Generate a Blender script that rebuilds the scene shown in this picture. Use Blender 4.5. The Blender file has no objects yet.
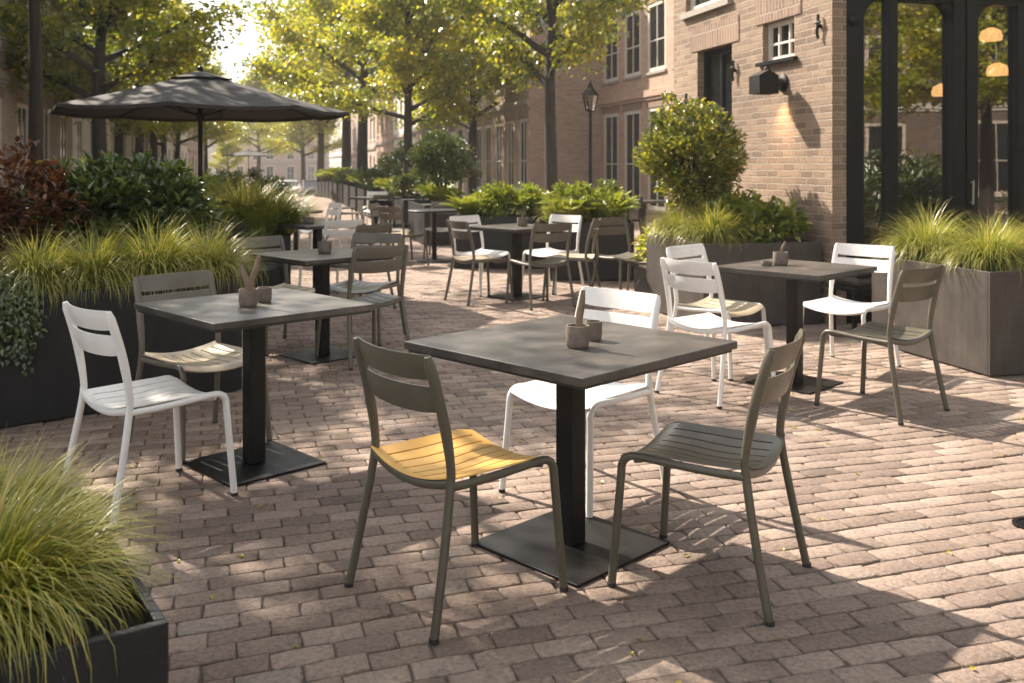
import bpy, bmesh, math, random
import numpy as np
from mathutils import Vector, Matrix
R = math.radians
rng = np.random.default_rng(7)
random.seed(7)
scn = bpy.context.scene
COL = scn.collection
CAM_H = 1.39

# ------------------------------------------------------------------ helpers
def tag(o, label=None, cat=None, group=None, kind=None):
    if label: o['label'] = label
    if cat: o['category'] = cat
    if group: o['group'] = group
    if kind: o['kind'] = kind
    return o
def empty(name, loc=(0, 0, 0), rz=0, label=None, cat=None, group=None):
    o = bpy.data.objects.new(name, None); COL.objects.link(o)
    o.empty_display_size = .1
    o.location = loc; o.rotation_euler = (0, 0, rz)
    return tag(o, label, cat, group)
def copy_tree(o, parent=None):
    c = o.copy(); COL.objects.link(c)
    if parent: c.parent = parent
    for ch in list(o.children): copy_tree(ch, c)
    return c
def place(proto, used, loc, rz, label, s=1.0):
    o = proto if not used else copy_tree(proto)
    o.location = loc; o.rotation_euler = (0, 0, rz); o['label'] = label
    o.scale = (s, s, s) if not isinstance(s, tuple) else s
    return o

class MB:
    def __init__(s): s.v = []; s.f = []; s.uv = []; s.mi = []
    def quad(s, ps, uvs=None, mi=0):
        n = len(s.v); s.v += [tuple(p) for p in ps]; s.f.append(list(range(n, n + len(ps))))
        s.uv.append(uvs or [(p[0], p[2]) for p in ps]); s.mi.append(mi)
    def box(s, x0, x1, y0, y1, z0, z1, M=None, mi=0):
        P = [(x0,y0,z0),(x1,y0,z0),(x1,y1,z0),(x0,y1,z0),(x0,y0,z1),(x1,y0,z1),(x1,y1,z1),(x0,y1,z1)]
        n = len(s.v)
        s.v += [tuple(M @ Vector(p)) if M else p for p in P]
        for idx, ax in (((0,1,5,4),(0,2)),((1,2,6,5),(1,2)),((2,3,7,6),(0,2)),((3,0,4,7),(1,2)),((4,5,6,7),(0,1)),((3,2,1,0),(0,1))):
            s.f.append([n+i for i in idx]); s.uv.append([(P[i][ax[0]], P[i][ax[1]]) for i in idx]); s.mi.append(mi)
    def tube(s, path, r, n=10, flat=None, cap=True):
        """sweep along path; r number or list; flat=(a,b) scales ring axes"""
        P = [Vector(p) for p in path]; m = len(P)
        rr = r if isinstance(r, (list, tuple)) else [r]*m
        T = [(P[min(i+1, m-1)]-P[max(i-1, 0)]).normalized() for i in range(m)]
        up = Vector((0, 1, 0)) if abs(T[0].z) > .7 else Vector((0, 0, 1))
        U = (up - T[0]*up.dot(T[0])).normalized()
        base = len(s.v)
        for i in range(m):
            U = (U - T[i]*U.dot(T[i])).normalized(); W = T[i].cross(U)
            fa, fb = flat if flat else (1, 1)
            for k in range(n):
                a = 2*math.pi*k/n
                s.v.append(tuple(P[i] + U*math.cos(a)*rr[i]*fa + W*math.sin(a)*rr[i]*fb))
        for i in range(m-1):
            for k in range(n):
                k2 = (k+1) % n
                s.f.append([base+i*n+k, base+i*n+k2, base+(i+1)*n+k2, base+(i+1)*n+k])
                s.uv.append([(k/n, i/m), ((k+1)/n, i/m), ((k+1)/n, (i+1)/m), (k/n, (i+1)/m)]); s.mi.append(0)
        if cap:
            s.f.append([base+k for k in range(n)][::-1]); s.uv.append([(0, 0)]*n); s.mi.append(0)
            s.f.append([base+(m-1)*n+k for k in range(n)]); s.uv.append([(0, 0)]*n); s.mi.append(0)
    def lathe(s, prof, n=24, c=(0, 0, 0)):
        base = len(s.v); m = len(prof)
        for r, z in prof:
            for k in range(n):
                a = 2*math.pi*k/n; s.v.append((c[0]+r*math.cos(a), c[1]+r*math.sin(a), c[2]+z))
        for i in range(m-1):
            for k in range(n):
                k2 = (k+1) % n
                s.f.append([base+i*n+k, base+i*n+k2, base+(i+1)*n+k2, base+(i+1)*n+k])
                s.uv.append([(k/n, prof[i][1]), ((k+1)/n, prof[i][1]), ((k+1)/n, prof[i+1][1]), (k/n, prof[i+1][1])]); s.mi.append(0)
        s.f.append([base+k for k in range(n)][::-1]); s.uv.append([(0, 0)]*n); s.mi.append(0)
        s.f.append([base+(m-1)*n+k for k in range(n)]); s.uv.append([(0, 0)]*n); s.mi.append(0)
    def prism(s, poly, y0, y1, M=None):
        """poly in xz extruded along y"""
        n = len(poly); b = len(s.v)
        for y in (y0, y1):
            for x, z in poly:
                p = Vector((x, y, z)); s.v.append(tuple(M @ p if M else p))
        s.f.append([b+i for i in range(n)]); s.uv.append([(x, z) for x, z in poly]); s.mi.append(0)
        s.f.append([b+n+i for i in range(n)][::-1]); s.uv.append([(x, z) for x, z in poly][::-1]); s.mi.append(0)
        for i in range(n):
            j = (i+1) % n
            s.f.append([b+i, b+n+i, b+n+j, b+j])
            s.uv.append([(y0, poly[i][1]), (y1, poly[i][1]), (y1, poly[j][1]), (y0, poly[j][1])]); s.mi.append(0)
    def mesh(s, name, mats, smooth=None):
        me = bpy.data.meshes.new(name); me.from_pydata(s.v, [], s.f)
        uvl = me.uv_layers.new(name='UVMap'); flat = [c for f in s.uv for p in f for c in p]
        uvl.data.foreach_set('uv', flat)
        for m in (mats if isinstance(mats, (list, tuple)) else [mats]): me.materials.append(m)
        if any(s.mi): me.polygons.foreach_set('material_index', s.mi)
        bm = bmesh.new(); bm.from_mesh(me)
        bmesh.ops.recalc_face_normals(bm, faces=bm.faces); bm.to_mesh(me); bm.free()
        if smooth is not None:
            me.polygons.foreach_set('use_smooth', [True]*len(me.polygons)); me.set_sharp_from_angle(angle=R(smooth))
        me.update(); return me
    def build(s, name, mats, parent=None, bevel=0, smooth=None):
        o = bpy.data.objects.new(name, s.mesh(name, mats, smooth)); COL.objects.link(o)
        if parent: o.parent = parent
        if bevel:
            b = o.modifiers.new('bevel', 'BEVEL'); b.width = bevel; b.segments = 2; b.limit_method = 'ANGLE'
        return o

def np_obj(name, V, F, mat, parent=None, rnd=None, uv=None, smooth=False):
    """V (n,3), F (m,k) constant k"""
    me = bpy.data.meshes.new(name); V = np.asarray(V, np.float32); F = np.asarray(F, np.int32)
    m, k = F.shape
    me.vertices.add(len(V)); me.vertices.foreach_set('co', V.ravel())
    me.loops.add(m*k); me.loops.foreach_set('vertex_index', F.ravel())
    me.polygons.add(m); me.polygons.foreach_set('loop_start', np.arange(0, m*k, k, dtype=np.int32))
    if smooth: me.polygons.foreach_set('use_smooth', np.ones(m, bool))
    if rnd is not None:
        a = me.attributes.new('rnd', 'FLOAT', 'POINT'); a.data.foreach_set('value', np.asarray(rnd, np.float32))
    if uv is not None:
        l = me.uv_layers.new(name='UVMap'); l.data.foreach_set('uv', np.asarray(uv, np.float32)[F.ravel()].ravel())
    me.update(calc_edges=True); me.materials.append(mat)
    o = bpy.data.objects.new(name, me); COL.objects.link(o)
    if parent: o.parent = parent
    return o

def smooth_path(pts, n=6):
    P = [Vector(p) for p in pts]; P = [P[0]*2-P[1]] + P + [P[-1]*2-P[-2]]; out = []
    for i in range(1, len(P)-2):
        for k in range(n):
            t = k/n; a, b, c, d = P[i-1:i+3]
            out.append(.5*((2*b)+(-a+c)*t+(2*a-5*b+4*c-d)*t*t+(-a+3*b-3*c+d)*t*t*t))
    out.append(P[-2]); return out

# ------------------------------------------------------------------ materials
class NT:
    def __init__(s, name):
        s.m = bpy.data.materials.new(name); s.m.use_nodes = True; s.t = s.m.node_tree; s.t.nodes.clear()
        s.out = s.n('ShaderNodeOutputMaterial')
    def n(s, ty, **kw):
        x = s.t.nodes.new(ty)
        for k, v in kw.items(): setattr(x, k, v)
        return x
    def l(s, a, b): s.t.links.new(a, b)
    def noise(s, scale, detail=4, vec=None, rough=.55):
        x = s.n('ShaderNodeTexNoise'); x.inputs['Scale'].default_value = scale; x.inputs['Detail'].default_value = detail
        x.inputs['Roughness'].default_value = rough
        if vec: s.l(vec, x.inputs['Vector'])
        return x
    def ramp(s, fac, stops):
        x = s.n('ShaderNodeValToRGB'); e = x.color_ramp.elements
        while len(e) < len(stops): e.new(.5)
        for i, (p, c) in enumerate(stops): e[i].position = p; e[i].color = (*c, 1) if len(c) == 3 else c
        s.l(fac, x.inputs['Fac']); return x
    def mix(s, fac, a, b, mode='MIX'):
        x = s.n('ShaderNodeMix', data_type='RGBA', blend_type=mode)
        for i, v in ((0, fac), (6, a), (7, b)):
            if isinstance(v, (int, float)): x.inputs[i].default_value = v
            elif isinstance(v, tuple): x.inputs[i].default_value = (*v, 1)
            else: s.l(v, x.inputs[i])
        return x.outputs[2]
    def math(s, op, a, b=0.):
        x = s.n('ShaderNodeMath', operation=op)
        for i, v in enumerate((a, b)):
            if isinstance(v, (int, float)): x.inputs[i].default_value = v
            else: s.l(v, x.inputs[i])
        return x.outputs[0]
    def prin(s, col=None, rough=.5, metal=0, bump=None, bstr=.3, bdist=.002, spec=None):
        p = s.n('ShaderNodeBsdfPrincipled')
        if col is not None:
            if isinstance(col, tuple): p.inputs['Base Color'].default_value = (*col, 1)
            else: s.l(col, p.inputs['Base Color'])
        if isinstance(rough, (int, float)): p.inputs['Roughness'].default_value = rough
        else: s.l(rough, p.inputs['Roughness'])
        p.inputs['Metallic'].default_value = metal
        if spec is not None: p.inputs['Specular IOR Level'].default_value = spec
        if bump is not None:
            b = s.n('ShaderNodeBump'); b.inputs['Strength'].default_value = bstr; b.inputs['Distance'].default_value = bdist
            s.l(bump, b.inputs['Height']); s.l(b.outputs[0], p.inputs['Normal'])
        s.l(p.outputs[0], s.out.inputs[0]); return p

def paint(name, c, rough=.42, var=.25, dirt=(.2, .18, .14), dirt_amt=.25, metal=0, scale=14, spec=None, streak=0, big=0):
    t = NT(name); co = t.n('ShaderNodeTexCoord').outputs['Object']
    n1 = t.noise(scale, 5, co); n2 = t.noise(scale*9, 3, co)
    dark = tuple(x*(1-var) for x in c); lite = tuple(min(1, x*(1+var*.6)) for x in c)
    col = t.ramp(n1.outputs[0], [(.3, dark), (.7, lite)]).outputs[0]
    if streak:
        mp = t.n('ShaderNodeMapping'); mp.inputs['Scale'].default_value = (7, 7, .55); t.l(co, mp.inputs[0]); n5 = t.noise(3, 6, mp.outputs[0], .7)
        col = t.mix(streak, col, t.ramp(n5.outputs[0], [(.35, (.45, .44, .42)), (.5, (1, 1, 1)), (.68, (1.9, 1.8, 1.65))]).outputs[0], 'MULTIPLY')
    if big:
        n5 = t.noise(3.2, 7, co, .72); col = t.mix(big, col, t.ramp(n5.outputs[0], [(.35, (.55, .55, .55)), (.5, (1, 1, 1)), (.65, (1.9, 1.8, 1.7))]).outputs[0], 'MULTIPLY')
    d = t.ramp(n2.outputs[0], [(.55, (0, 0, 0)), (.75, (1, 1, 1))]).outputs[0]
    col = t.mix(t.math('MULTIPLY', d, dirt_amt), col, dirt)
    ro = t.math('MULTIPLY_ADD', n1.outputs[0], .3); t.t.nodes[-1].inputs[2].default_value = rough-.15
    t.prin(col, ro, metal, n2.outputs[0], .12, .001, spec)
    return t.m
M = {}
M['white'] = paint('white_paint', (.78, .76, .73), .38, .06, (.45, .40, .33), .22)
M['olive'] = paint('olive_paint', (.092, .081, .056), .36, .14, (.22, .20, .16), .16)
M['grey'] = paint('grey_paint', (.13, .115, .09), .36, .14, (.28, .26, .21), .16)
M['yellow'] = paint('yellow_paint', (.78, .45, .12), .42, .12, (.38, .22, .07), .22)
M['tan'] = paint('tan_and_sunlit_seat', (.46, .38, .27), .45, .18, (.25, .2, .13), .3)  # tan seats; also the cream of sunlight, put into the seat colour
M['black'] = paint('black_metal', (.0045, .004, .004), .5, .2, (.04, .036, .032), .08, spec=.3)
M['blackframe'] = paint('black_joinery', (.005, .0055, .006), .4, .2, (.02, .02, .02), .2, spec=.25)
M['top'] = paint('dark_tabletop', (.062, .055, .049), .40, .35, (.17, .15, .13), .2, scale=7, big=.6)
M['edge'] = paint('tabletop_edge', (.025, .023, .02), .5, .2, (.12, .11, .1), .2)
M['planter'] = paint('planter_metal', (.020, .020, .021), .55, .25, (.07, .065, .06), .25, scale=5, spec=.3, streak=.35)
M['planter_warm'] = paint('planter_zinc', (.060, .050, .044), .55, .28, (.13, .11, .095), .25, scale=5, spec=.4, streak=.25)
M['rubber'] = paint('rubber', (.02, .02, .02), .7)
M['fabric'] = paint('parasol_fabric', (.026, .022, .021), .85, .06, (.05, .045, .042), .3, scale=3)
M['clay'] = paint('clay', (.17, .135, .108), .85, .35, (.42, .36, .30), .5, scale=30)
M['wood'] = paint('wood_spoon', (.20, .14, .10), .6, .3, scale=30)
M['soil'] = paint('soil', (.035, .025, .018), .95, .4, scale=20)
M['woodwhite'] = paint('white_joinery', (.62, .58, .52), .5, .08, (.4, .36, .3), .25)
M['stone'] = paint('sill_stone', (.33, .29, .25), .75, .15)
M['curtain'] = paint('curtain_cloth', (.42, .38, .33), .9, .2, scale=6)
M['rooftile'] = paint('roof_tiles', (.10, .075, .065), .8, .3, scale=3)
M['bark'] = None
def bark():
    t = NT('bark'); tc = t.n('ShaderNodeTexCoord').outputs['Object']
    mp = t.n('ShaderNodeMapping'); mp.inputs['Scale'].default_value = (9, 9, 1.6); t.l(tc, mp.inputs[0])
    n = t.noise(2.5, 8, mp.outputs[0], .7)
    c = t.ramp(n.outputs[0], [(.3, (.013, .010, .007)), (.6, (.04, .031, .023)), (.8, (.08, .065, .05))]).outputs[0]
    t.prin(c, .9, 0, n.outputs[0], .8, .03); return t.m
M['bark'] = bark()

def leafmat(name, stops, trans=.45, gloss=.06, uvtip=None, rough=.35):
    t = NT(name); a = t.n('ShaderNodeAttribute', attribute_name='rnd')
    col = t.ramp(a.outputs['Fac'], stops).outputs[0]
    if uvtip:
        uv = t.n('ShaderNodeUVMap'); sp = t.n('ShaderNodeSeparateXYZ'); t.l(uv.outputs[0], sp.inputs[0])
        f = t.ramp(sp.outputs[1], [(.35, (0, 0, 0)), (1., (1, 1, 1))]).outputs[0]
        col = t.mix(t.math('MULTIPLY', f, uvtip[1]), col, uvtip[0])
    d = t.n('ShaderNodeBsdfDiffuse'); tr = t.n('ShaderNodeBsdfTranslucent'); g = t.n('ShaderNodeBsdfGlossy')
    g.inputs['Roughness'].default_value = rough; g.inputs['Color'].default_value = (.9, .9, .9, 1)
    t.l(col, d.inputs[0])
    t.l(t.mix(1., col, (1.0, .95, .55), 'MULTIPLY'), tr.inputs[0])
    m1 = t.n('ShaderNodeMixShader'); m1.inputs[0].default_value = trans; t.l(d.outputs[0], m1.inputs[1]); t.l(tr.outputs[0], m1.inputs[2])
    m2 = t.n('ShaderNodeMixShader'); m2.inputs[0].default_value = gloss; t.l(m1.outputs[0], m2.inputs[1]); t.l(g.outputs[0], m2.inputs[2])
    t.l(m2.outputs[0], t.out.inputs[0]); return t.m
M['leaf_yellow'] = leafmat('leaves_yellow_green', [(0, (.13, .19, .018)), (.35, (.29, .33, .028)), (.7, (.48, .46, .036)), (1, (.60, .46, .045))], .6)
M['leaf_green'] = leafmat('leaves_green', [(0, (.08, .13, .016)), (.4, (.20, .24, .022)), (.75, (.40, .38, .03)), (1, (.54, .42, .035))], .58)
M['bush_green'] = leafmat('bush_leaves', [(0, (.035, .065, .018)), (.5, (.09, .13, .03)), (.85, (.2, .22, .045)), (1, (.32, .28, .06))], .3, .10)
M['bush_lime'] = leafmat('lime_leaves', [(0, (.10, .15, .02)), (.5, (.22, .27, .03)), (1, (.42, .40, .06))], .4, .07)
M['bush_dark'] = leafmat('dark_leaves', [(0, (.03, .06, .014)), (.6, (.085, .13, .028)), (1, (.24, .26, .06))], .3, .09)
M['bush_red'] = leafmat('copper_leaves', [(0, (.05, .022, .012)), (.45, (.13, .05, .025)), (.8, (.26, .10, .035)), (1, (.32, .24, .05))], .4, .08)
M['bush_leafy'] = leafmat('round_bush_leaves', [(0, (.05, .09, .012)), (.4, (.18, .21, .025)), (.75, (.42, .38, .05)), (1, (.62, .52, .14))], .42, .09)
M['grass'] = leafmat('grass_blades', [(0, (.06, .12, .015)), (.5, (.20, .27, .03)), (.85, (.42, .38, .07)), (1, (.6, .48, .16))], .4, .05, ((.62, .54, .17), .55))
M['grass_deep'] = leafmat('grass_blades_deep', [(0, (.05, .12, .012)), (.5, (.19, .27, .025)), (.85, (.46, .40, .05)), (1, (.6, .42, .12))], .4, .06, ((.66, .54, .12), .55))
M['fern'] = leafmat('fern_fronds', [(0, (.07, .13, .012)), (.5, (.20, .27, .025)), (1, (.42, .40, .05))], .4, .06)

def brickmat(name, c1, c2, mortar, bw=.22, rh=.072, ms=.008, var=.5, bstr=.9, soot=.3, mossy=0):
    t = NT(name); uv = t.n('ShaderNodeUVMap'); 
    wob = t.noise(9, 3, uv.outputs[0]); ws = t.n('ShaderNodeVectorMath', operation='SCALE'); t.l(wob.outputs['Color'], ws.inputs[0]); ws.inputs['Scale'].default_value = .012
    va = t.n('ShaderNodeVectorMath', operation='ADD'); t.l(uv.outputs[0], va.inputs[0]); t.l(ws.outputs[0], va.inputs[1])
    b = t.n('ShaderNodeTexBrick'); b.offset = .5; t.l(va.outputs[0], b.inputs['Vector'])
    for k, v in (('Scale', 1.), ('Brick Width', bw), ('Row Height', rh), ('Mortar Size', ms), ('Mortar Smooth', .35), ('Bias', -.1)): b.inputs[k].default_value = v
    b.inputs['Color1'].default_value = (*c1, 1); b.inputs['Color2'].default_value = (*c2, 1); b.inputs['Mortar'].default_value = (*mortar, 1)
    n = t.noise(.7, 5, uv.outputs[0]); n2 = t.noise(45, 5, uv.outputs[0], .7)
    col = t.mix(soot, b.outputs['Color'], t.ramp(n.outputs[0], [(.3, (.45, .42, .4)), (.7, (1.25, 1.2, 1.15))]).outputs[0], 'MULTIPLY')
    col = t.mix(.45, col, t.ramp(n2.outputs[0], [(.25, (.5, .5, .5)), (.75, (1.4, 1.4, 1.4))]).outputs[0], 'MULTIPLY')
    h = t.math('SUBTRACT', t.math('MULTIPLY', n2.outputs[0], .55), b.outputs['Fac'])
    t.prin(col, .88, 0, h, bstr, .028); return t.m
M['brick_warm'] = brickmat('brick_warm_buff', (.38, .265, .185), (.20, .137, .097), (.45, .36, .275), bw=.20, rh=.064, ms=.010, bstr=1.4, soot=.45)
M['brick_solid'] = brickmat('brick_soldier_course', (.32, .205, .14), (.21, .135, .095), (.40, .33, .27), bw=.06, rh=.24)
M['brick_dark'] = brickmat('brick_dark_brown', (.44, .35, .28), (.32, .25, .20), (.46, .4, .35))
M['brick_pink'] = brickmat('brick_pink', (.56, .38, .28), (.46, .29, .21), (.42, .33, .27), soot=.2)
M['brick_pale'] = brickmat('brick_pale', (.48, .35, .28), (.36, .26, .21), (.5, .42, .36), soot=.2)
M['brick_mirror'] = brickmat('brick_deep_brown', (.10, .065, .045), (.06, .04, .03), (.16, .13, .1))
M['brick_grey'] = brickmat('brick_grey', (.48, .41, .35), (.37, .31, .27), (.5, .46, .42))
M['plaster'] = paint('plaster_pale', (.66, .62, .57), .9, .12, scale=2)
M['plaster_grey'] = paint('plaster_grey', (.46, .43, .40), .9, .12, scale=2)
M['plaster_warm'] = paint('plaster_warm', (.42, .34, .28), .9, .12, scale=2)
def glossdark(name, c=(.012, .013, .014), r=.06):
    t = NT(name); n = t.noise(1.2, 2, t.n('ShaderNodeTexCoord').outputs['Object']); t.prin(c, r, 0, n.outputs[0], .05, .02, spec=.6); return t.m
M['pane'] = glossdark('window_pane')
def clearglass():
    t = NT('shop_glass'); tr = t.n('ShaderNodeBsdfTransparent'); tr.inputs[0].default_value = (.62, .60, .55, 1)
    g = t.n('ShaderNodeBsdfGlossy'); g.inputs['Roughness'].default_value = .015; g.inputs['Color'].default_value = (.95, .95, .95, 1)
    n = t.noise(1.6, 1, t.n('ShaderNodeTexCoord').outputs['Object']); b = t.n('ShaderNodeBump'); b.inputs['Strength'].default_value = .04; b.inputs['Distance'].default_value = .02
    t.l(n.outputs[0], b.inputs['Height']); t.l(b.outputs[0], g.inputs['Normal'])
    lw = t.n('ShaderNodeFresnel'); lw.inputs[0].default_value = 1.75
    f = t.math('ADD', t.math('MULTIPLY', lw.outputs[0], 1.0), .21)
    m = t.n('ShaderNodeMixShader'); t.l(f, m.inputs[0]); t.l(tr.outputs[0], m.inputs[1]); t.l(g.outputs[0], m.inputs[2]); t.l(m.outputs[0], t.out.inputs[0]); return t.m
M['glass'] = clearglass()
def emis(name, c, s):
    t = NT(name); e = t.n('ShaderNodeEmission'); e.inputs[0].default_value = (*c, 1); e.inputs[1].default_value = s; t.l(e.outputs[0], t.out.inputs[0]); return t.m
M['bulb'] = emis('warm_bulb', (1, .62, .25), 14)
M['shade_glass'] = emis('glowing_shade', (1, .55, .22), .7)
def pavermat():
    t = NT('clay_pavers'); a = t.n('ShaderNodeAttribute', attribute_name='rnd'); co = t.n('ShaderNodeTexCoord').outputs['Object']
    c = t.ramp(a.outputs['Fac'], [(0, (.19, .142, .115)), (.3, (.265, .198, .160)), (.6, (.32, .244, .200)), (.88, (.40, .312, .258)), (1, (.28, .24, .21))]).outputs[0]
    n1 = t.noise(.55, 5, co); n2 = t.noise(55, 6, co, .75); n3 = t.noise(320, 2, co)
    c = t.mix(.7, c, t.ramp(n1.outputs[0], [(.3, (.68, .66, .66)), (.7, (1.2, 1.17, 1.12))]).outputs[0], 'MULTIPLY')
    c = t.mix(.7, c, t.ramp(n2.outputs[0], [(.3, (.35, .33, .32)), (.5, (1, 1, 1)), (.72, (1.6, 1.55, 1.5))]).outputs[0], 'MULTIPLY')
    n4 = t.noise(2.3, 6, co, .7); c = t.mix(.55, c, t.ramp(n4.outputs[0], [(.32, (.55, .53, .50)), (.48, (1, 1, 1)), (.7, (1.12, 1.1, 1.06))]).outputs[0], 'MULTIPLY')
    sp = t.ramp(n3.outputs[0], [(.66, (0, 0, 0)), (.74, (1, 1, 1))]).outputs[0]
    c = t.mix(t.math('MULTIPLY', sp, .35), c, (.55, .48, .42))
    h = t.math('ADD', n2.outputs[0], t.math('MULTIPLY', n3.outputs[0], .3))
    t.prin(c, .82, 0, h, 1.0, .011); return t.m
M['paver'] = pavermat()
def jointmat():
    t = NT('sandy_joints'); co = t.n('ShaderNodeTexCoord').outputs['Object']; n = t.noise(1.4, 6, co, .7); n2 = t.noise(180, 3, co)
    c = t.ramp(n.outputs[0], [(.45, (.10, .08, .062)), (.58, (.13, .105, .075)), (.68, (.10, .115, .03))]).outputs[0]
    c = t.mix(.6, c, t.ramp(n2.outputs[0], [(.3, (.5, .5, .5)), (.7, (1.6, 1.6, 1.6))]).outputs[0], 'MULTIPLY')
    t.prin(c, .95, 0, n2.outputs[0], .6, .004); return t.m
M['joint'] = jointmat()
M['farpave'] = brickmat('far_pavers', (.33, .24, .19), (.24, .175, .14), (.07, .06, .045), bw=.21, rh=.105, ms=.006, bstr=.5, soot=.25)

# ------------------------------------------------------------------ ground
def zg(y):
    if y <= 35: return 0.
    t = min(1, (y-35)/55); return -1.5*(t*t*(3-2*t))
def SX(K, Y): return (-247*Y+K)/950.          # a line running with the street
DS = Vector((-.2517, .9678, 0)); DP = Vector((.9678, .2517, 0))
TH = math.atan2(.2517, .9678)                  # street frame rotation

def ground():
    xs = np.concatenate([[-400, -150], np.arange(-60, 61, 6), [150, 400]]); ys = np.concatenate([[-300, -60, -20, 0, 15, 30], np.arange(35, 96, 5), [120, 200, 600]])
    V = [(x, y, zg(y)-.016) for y in ys for x in xs]; nx = len(xs); F = [(j*nx+i, j*nx+i+1, (j+1)*nx+i+1, (j+1)*nx+i) for j in range(len(ys)-1) for i in range(nx-1)]
    c, s = math.cos(R(18)), math.sin(R(18)); uv = [(x*c+y*s, -x*s+y*c) for x, y, z in V]
    tag(np_obj('ground', V, F, M['farpave'], uv=uv), kind='structure')
    m = MB(); P = [(-12, -1.5, -.009), (9, -1.5, -.009), (9, 9.0, -.009), (9, 24, -.009), (-15, 24, -.009)]
    m.quad(P); tag(m.build('paving_joints', M['joint']), kind='structure')
ground()
def paving():
    bl, bw, g = .182, .094, .0035
    c, s = math.cos(R(18)), math.sin(R(18))
    cen = []
    for j in range(-35, 290):
        v = j*bw; off = (j % 2)*.5*bl + rng.normal(0, .008)
        n0, n1 = int(-16/bl), int(20/bl)
        us = np.arange(n0, n1)*bl + off
        x = us*c - v*s; y = us*s + v*c
        ok = (y > .6) & (y < 23.5) & (np.abs(x) < .62*y+1.7) & (x < 4.95-.26*y+np.where(y < 8.6, 9, 0)+np.where(y > 11.2, 4.5, 0)) & (x > -.26*y-4.6)
        cen.append(np.stack([us[ok], np.full(ok.sum(), v)], 1))
    cen = np.concatenate(cen); n = len(cen)
    hx, hy = (bl-g)/2, (bw-g)/2
    base = np.array([(-1, -1), (-.33, -1.0), (.33, -1.0), (1, -1), (1, 0), (1, 1), (.33, 1.0), (-.33, 1.0), (-1, 1), (-1, 0)], float)
    k = len(base)
    def ring(inset, z, jit):
        p = base[None]*np.array([hx-inset, hy-inset]) + rng.normal(0, jit, (n, k, 2))
        return p, z
    jit0 = rng.normal(0, .0016, (n, k, 2))
    corner = np.array([1, 0, 0, 1, 0, 1, 0, 0, 1, 0], float)[None, :, None]
    outer = base[None]*np.array([hx, hy]) + jit0 - base[None]*corner*np.abs(rng.normal(0, .003, (n, k, 1)))
    inner = outer*np.array([(hx-.005)/hx, (hy-.005)/hy]) + rng.normal(0, .0008, (n, k, 2))
    rot = rng.normal(0, .02, n); cr, sr = np.cos(rot)[:, None], np.sin(rot)[:, None]
    tz = (rng.normal(0, .0011, n)-.004*(rng.random(n) < .02))[:, None]; tx = rng.normal(0, .006, n)[:, None]; ty = rng.normal(0, .007, n)[:, None]
    V = []
    for P, z in ((inner, 0.), (outer, -.003), (outer*1.0, -.013)):
        u = P[..., 0]*cr-P[..., 1]*sr; v = P[..., 0]*sr+P[..., 1]*cr
        zz = z + tz + tx*u + ty*v
        U = u+cen[:, :1]; W = v+cen[:, 1:]; W = W+.022*np.sin(U*1.1+W*.23)+.010*np.sin(U*2.9+W*1.7+1); U = U+.012*np.sin(W*2.1+.5)
        V.append(np.stack([U*c-W*s, U*s+W*c, zz], -1))
    V = np.stack(V, 1)  # n,3,k,3
    idx = np.arange(n)[:, None]*(3*k)
    quads = []
    for r in (0, 1):
        for i in range(k):
            j = (i+1) % k; quads.append(idx + np.array([[r*k+j, r*k+i, (r+1)*k+i, (r+1)*k+j]]))
    top = []
    # top as quads: columns
    for a in ((0, 1, 7, 8), (1, 2, 6, 7), (2, 3, 5, 6)):
        top.append(idx + np.array([a]))
    # fill with side mids: (8,9,0) and (3,4,5) as degenerate-free quads
    F = np.concatenate(quads+top)
    # side mid vertices sit on the straight side: snap them so no hole is left
    for r in range(1):
        V[:, r, 9] = (V[:, r, 0]+V[:, r, 8])/2; V[:, r, 4] = (V[:, r, 3]+V[:, r, 5])/2
    rnd = np.repeat(np.clip(rng.beta(2, 2, n)+.0, 0, 1), 3*k)
    o = np_obj('paving', V.reshape(-1, 3), F, M['paver'], rnd=rnd)
    tag(o, kind='structure'); print('bricks', n)
paving()

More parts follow.
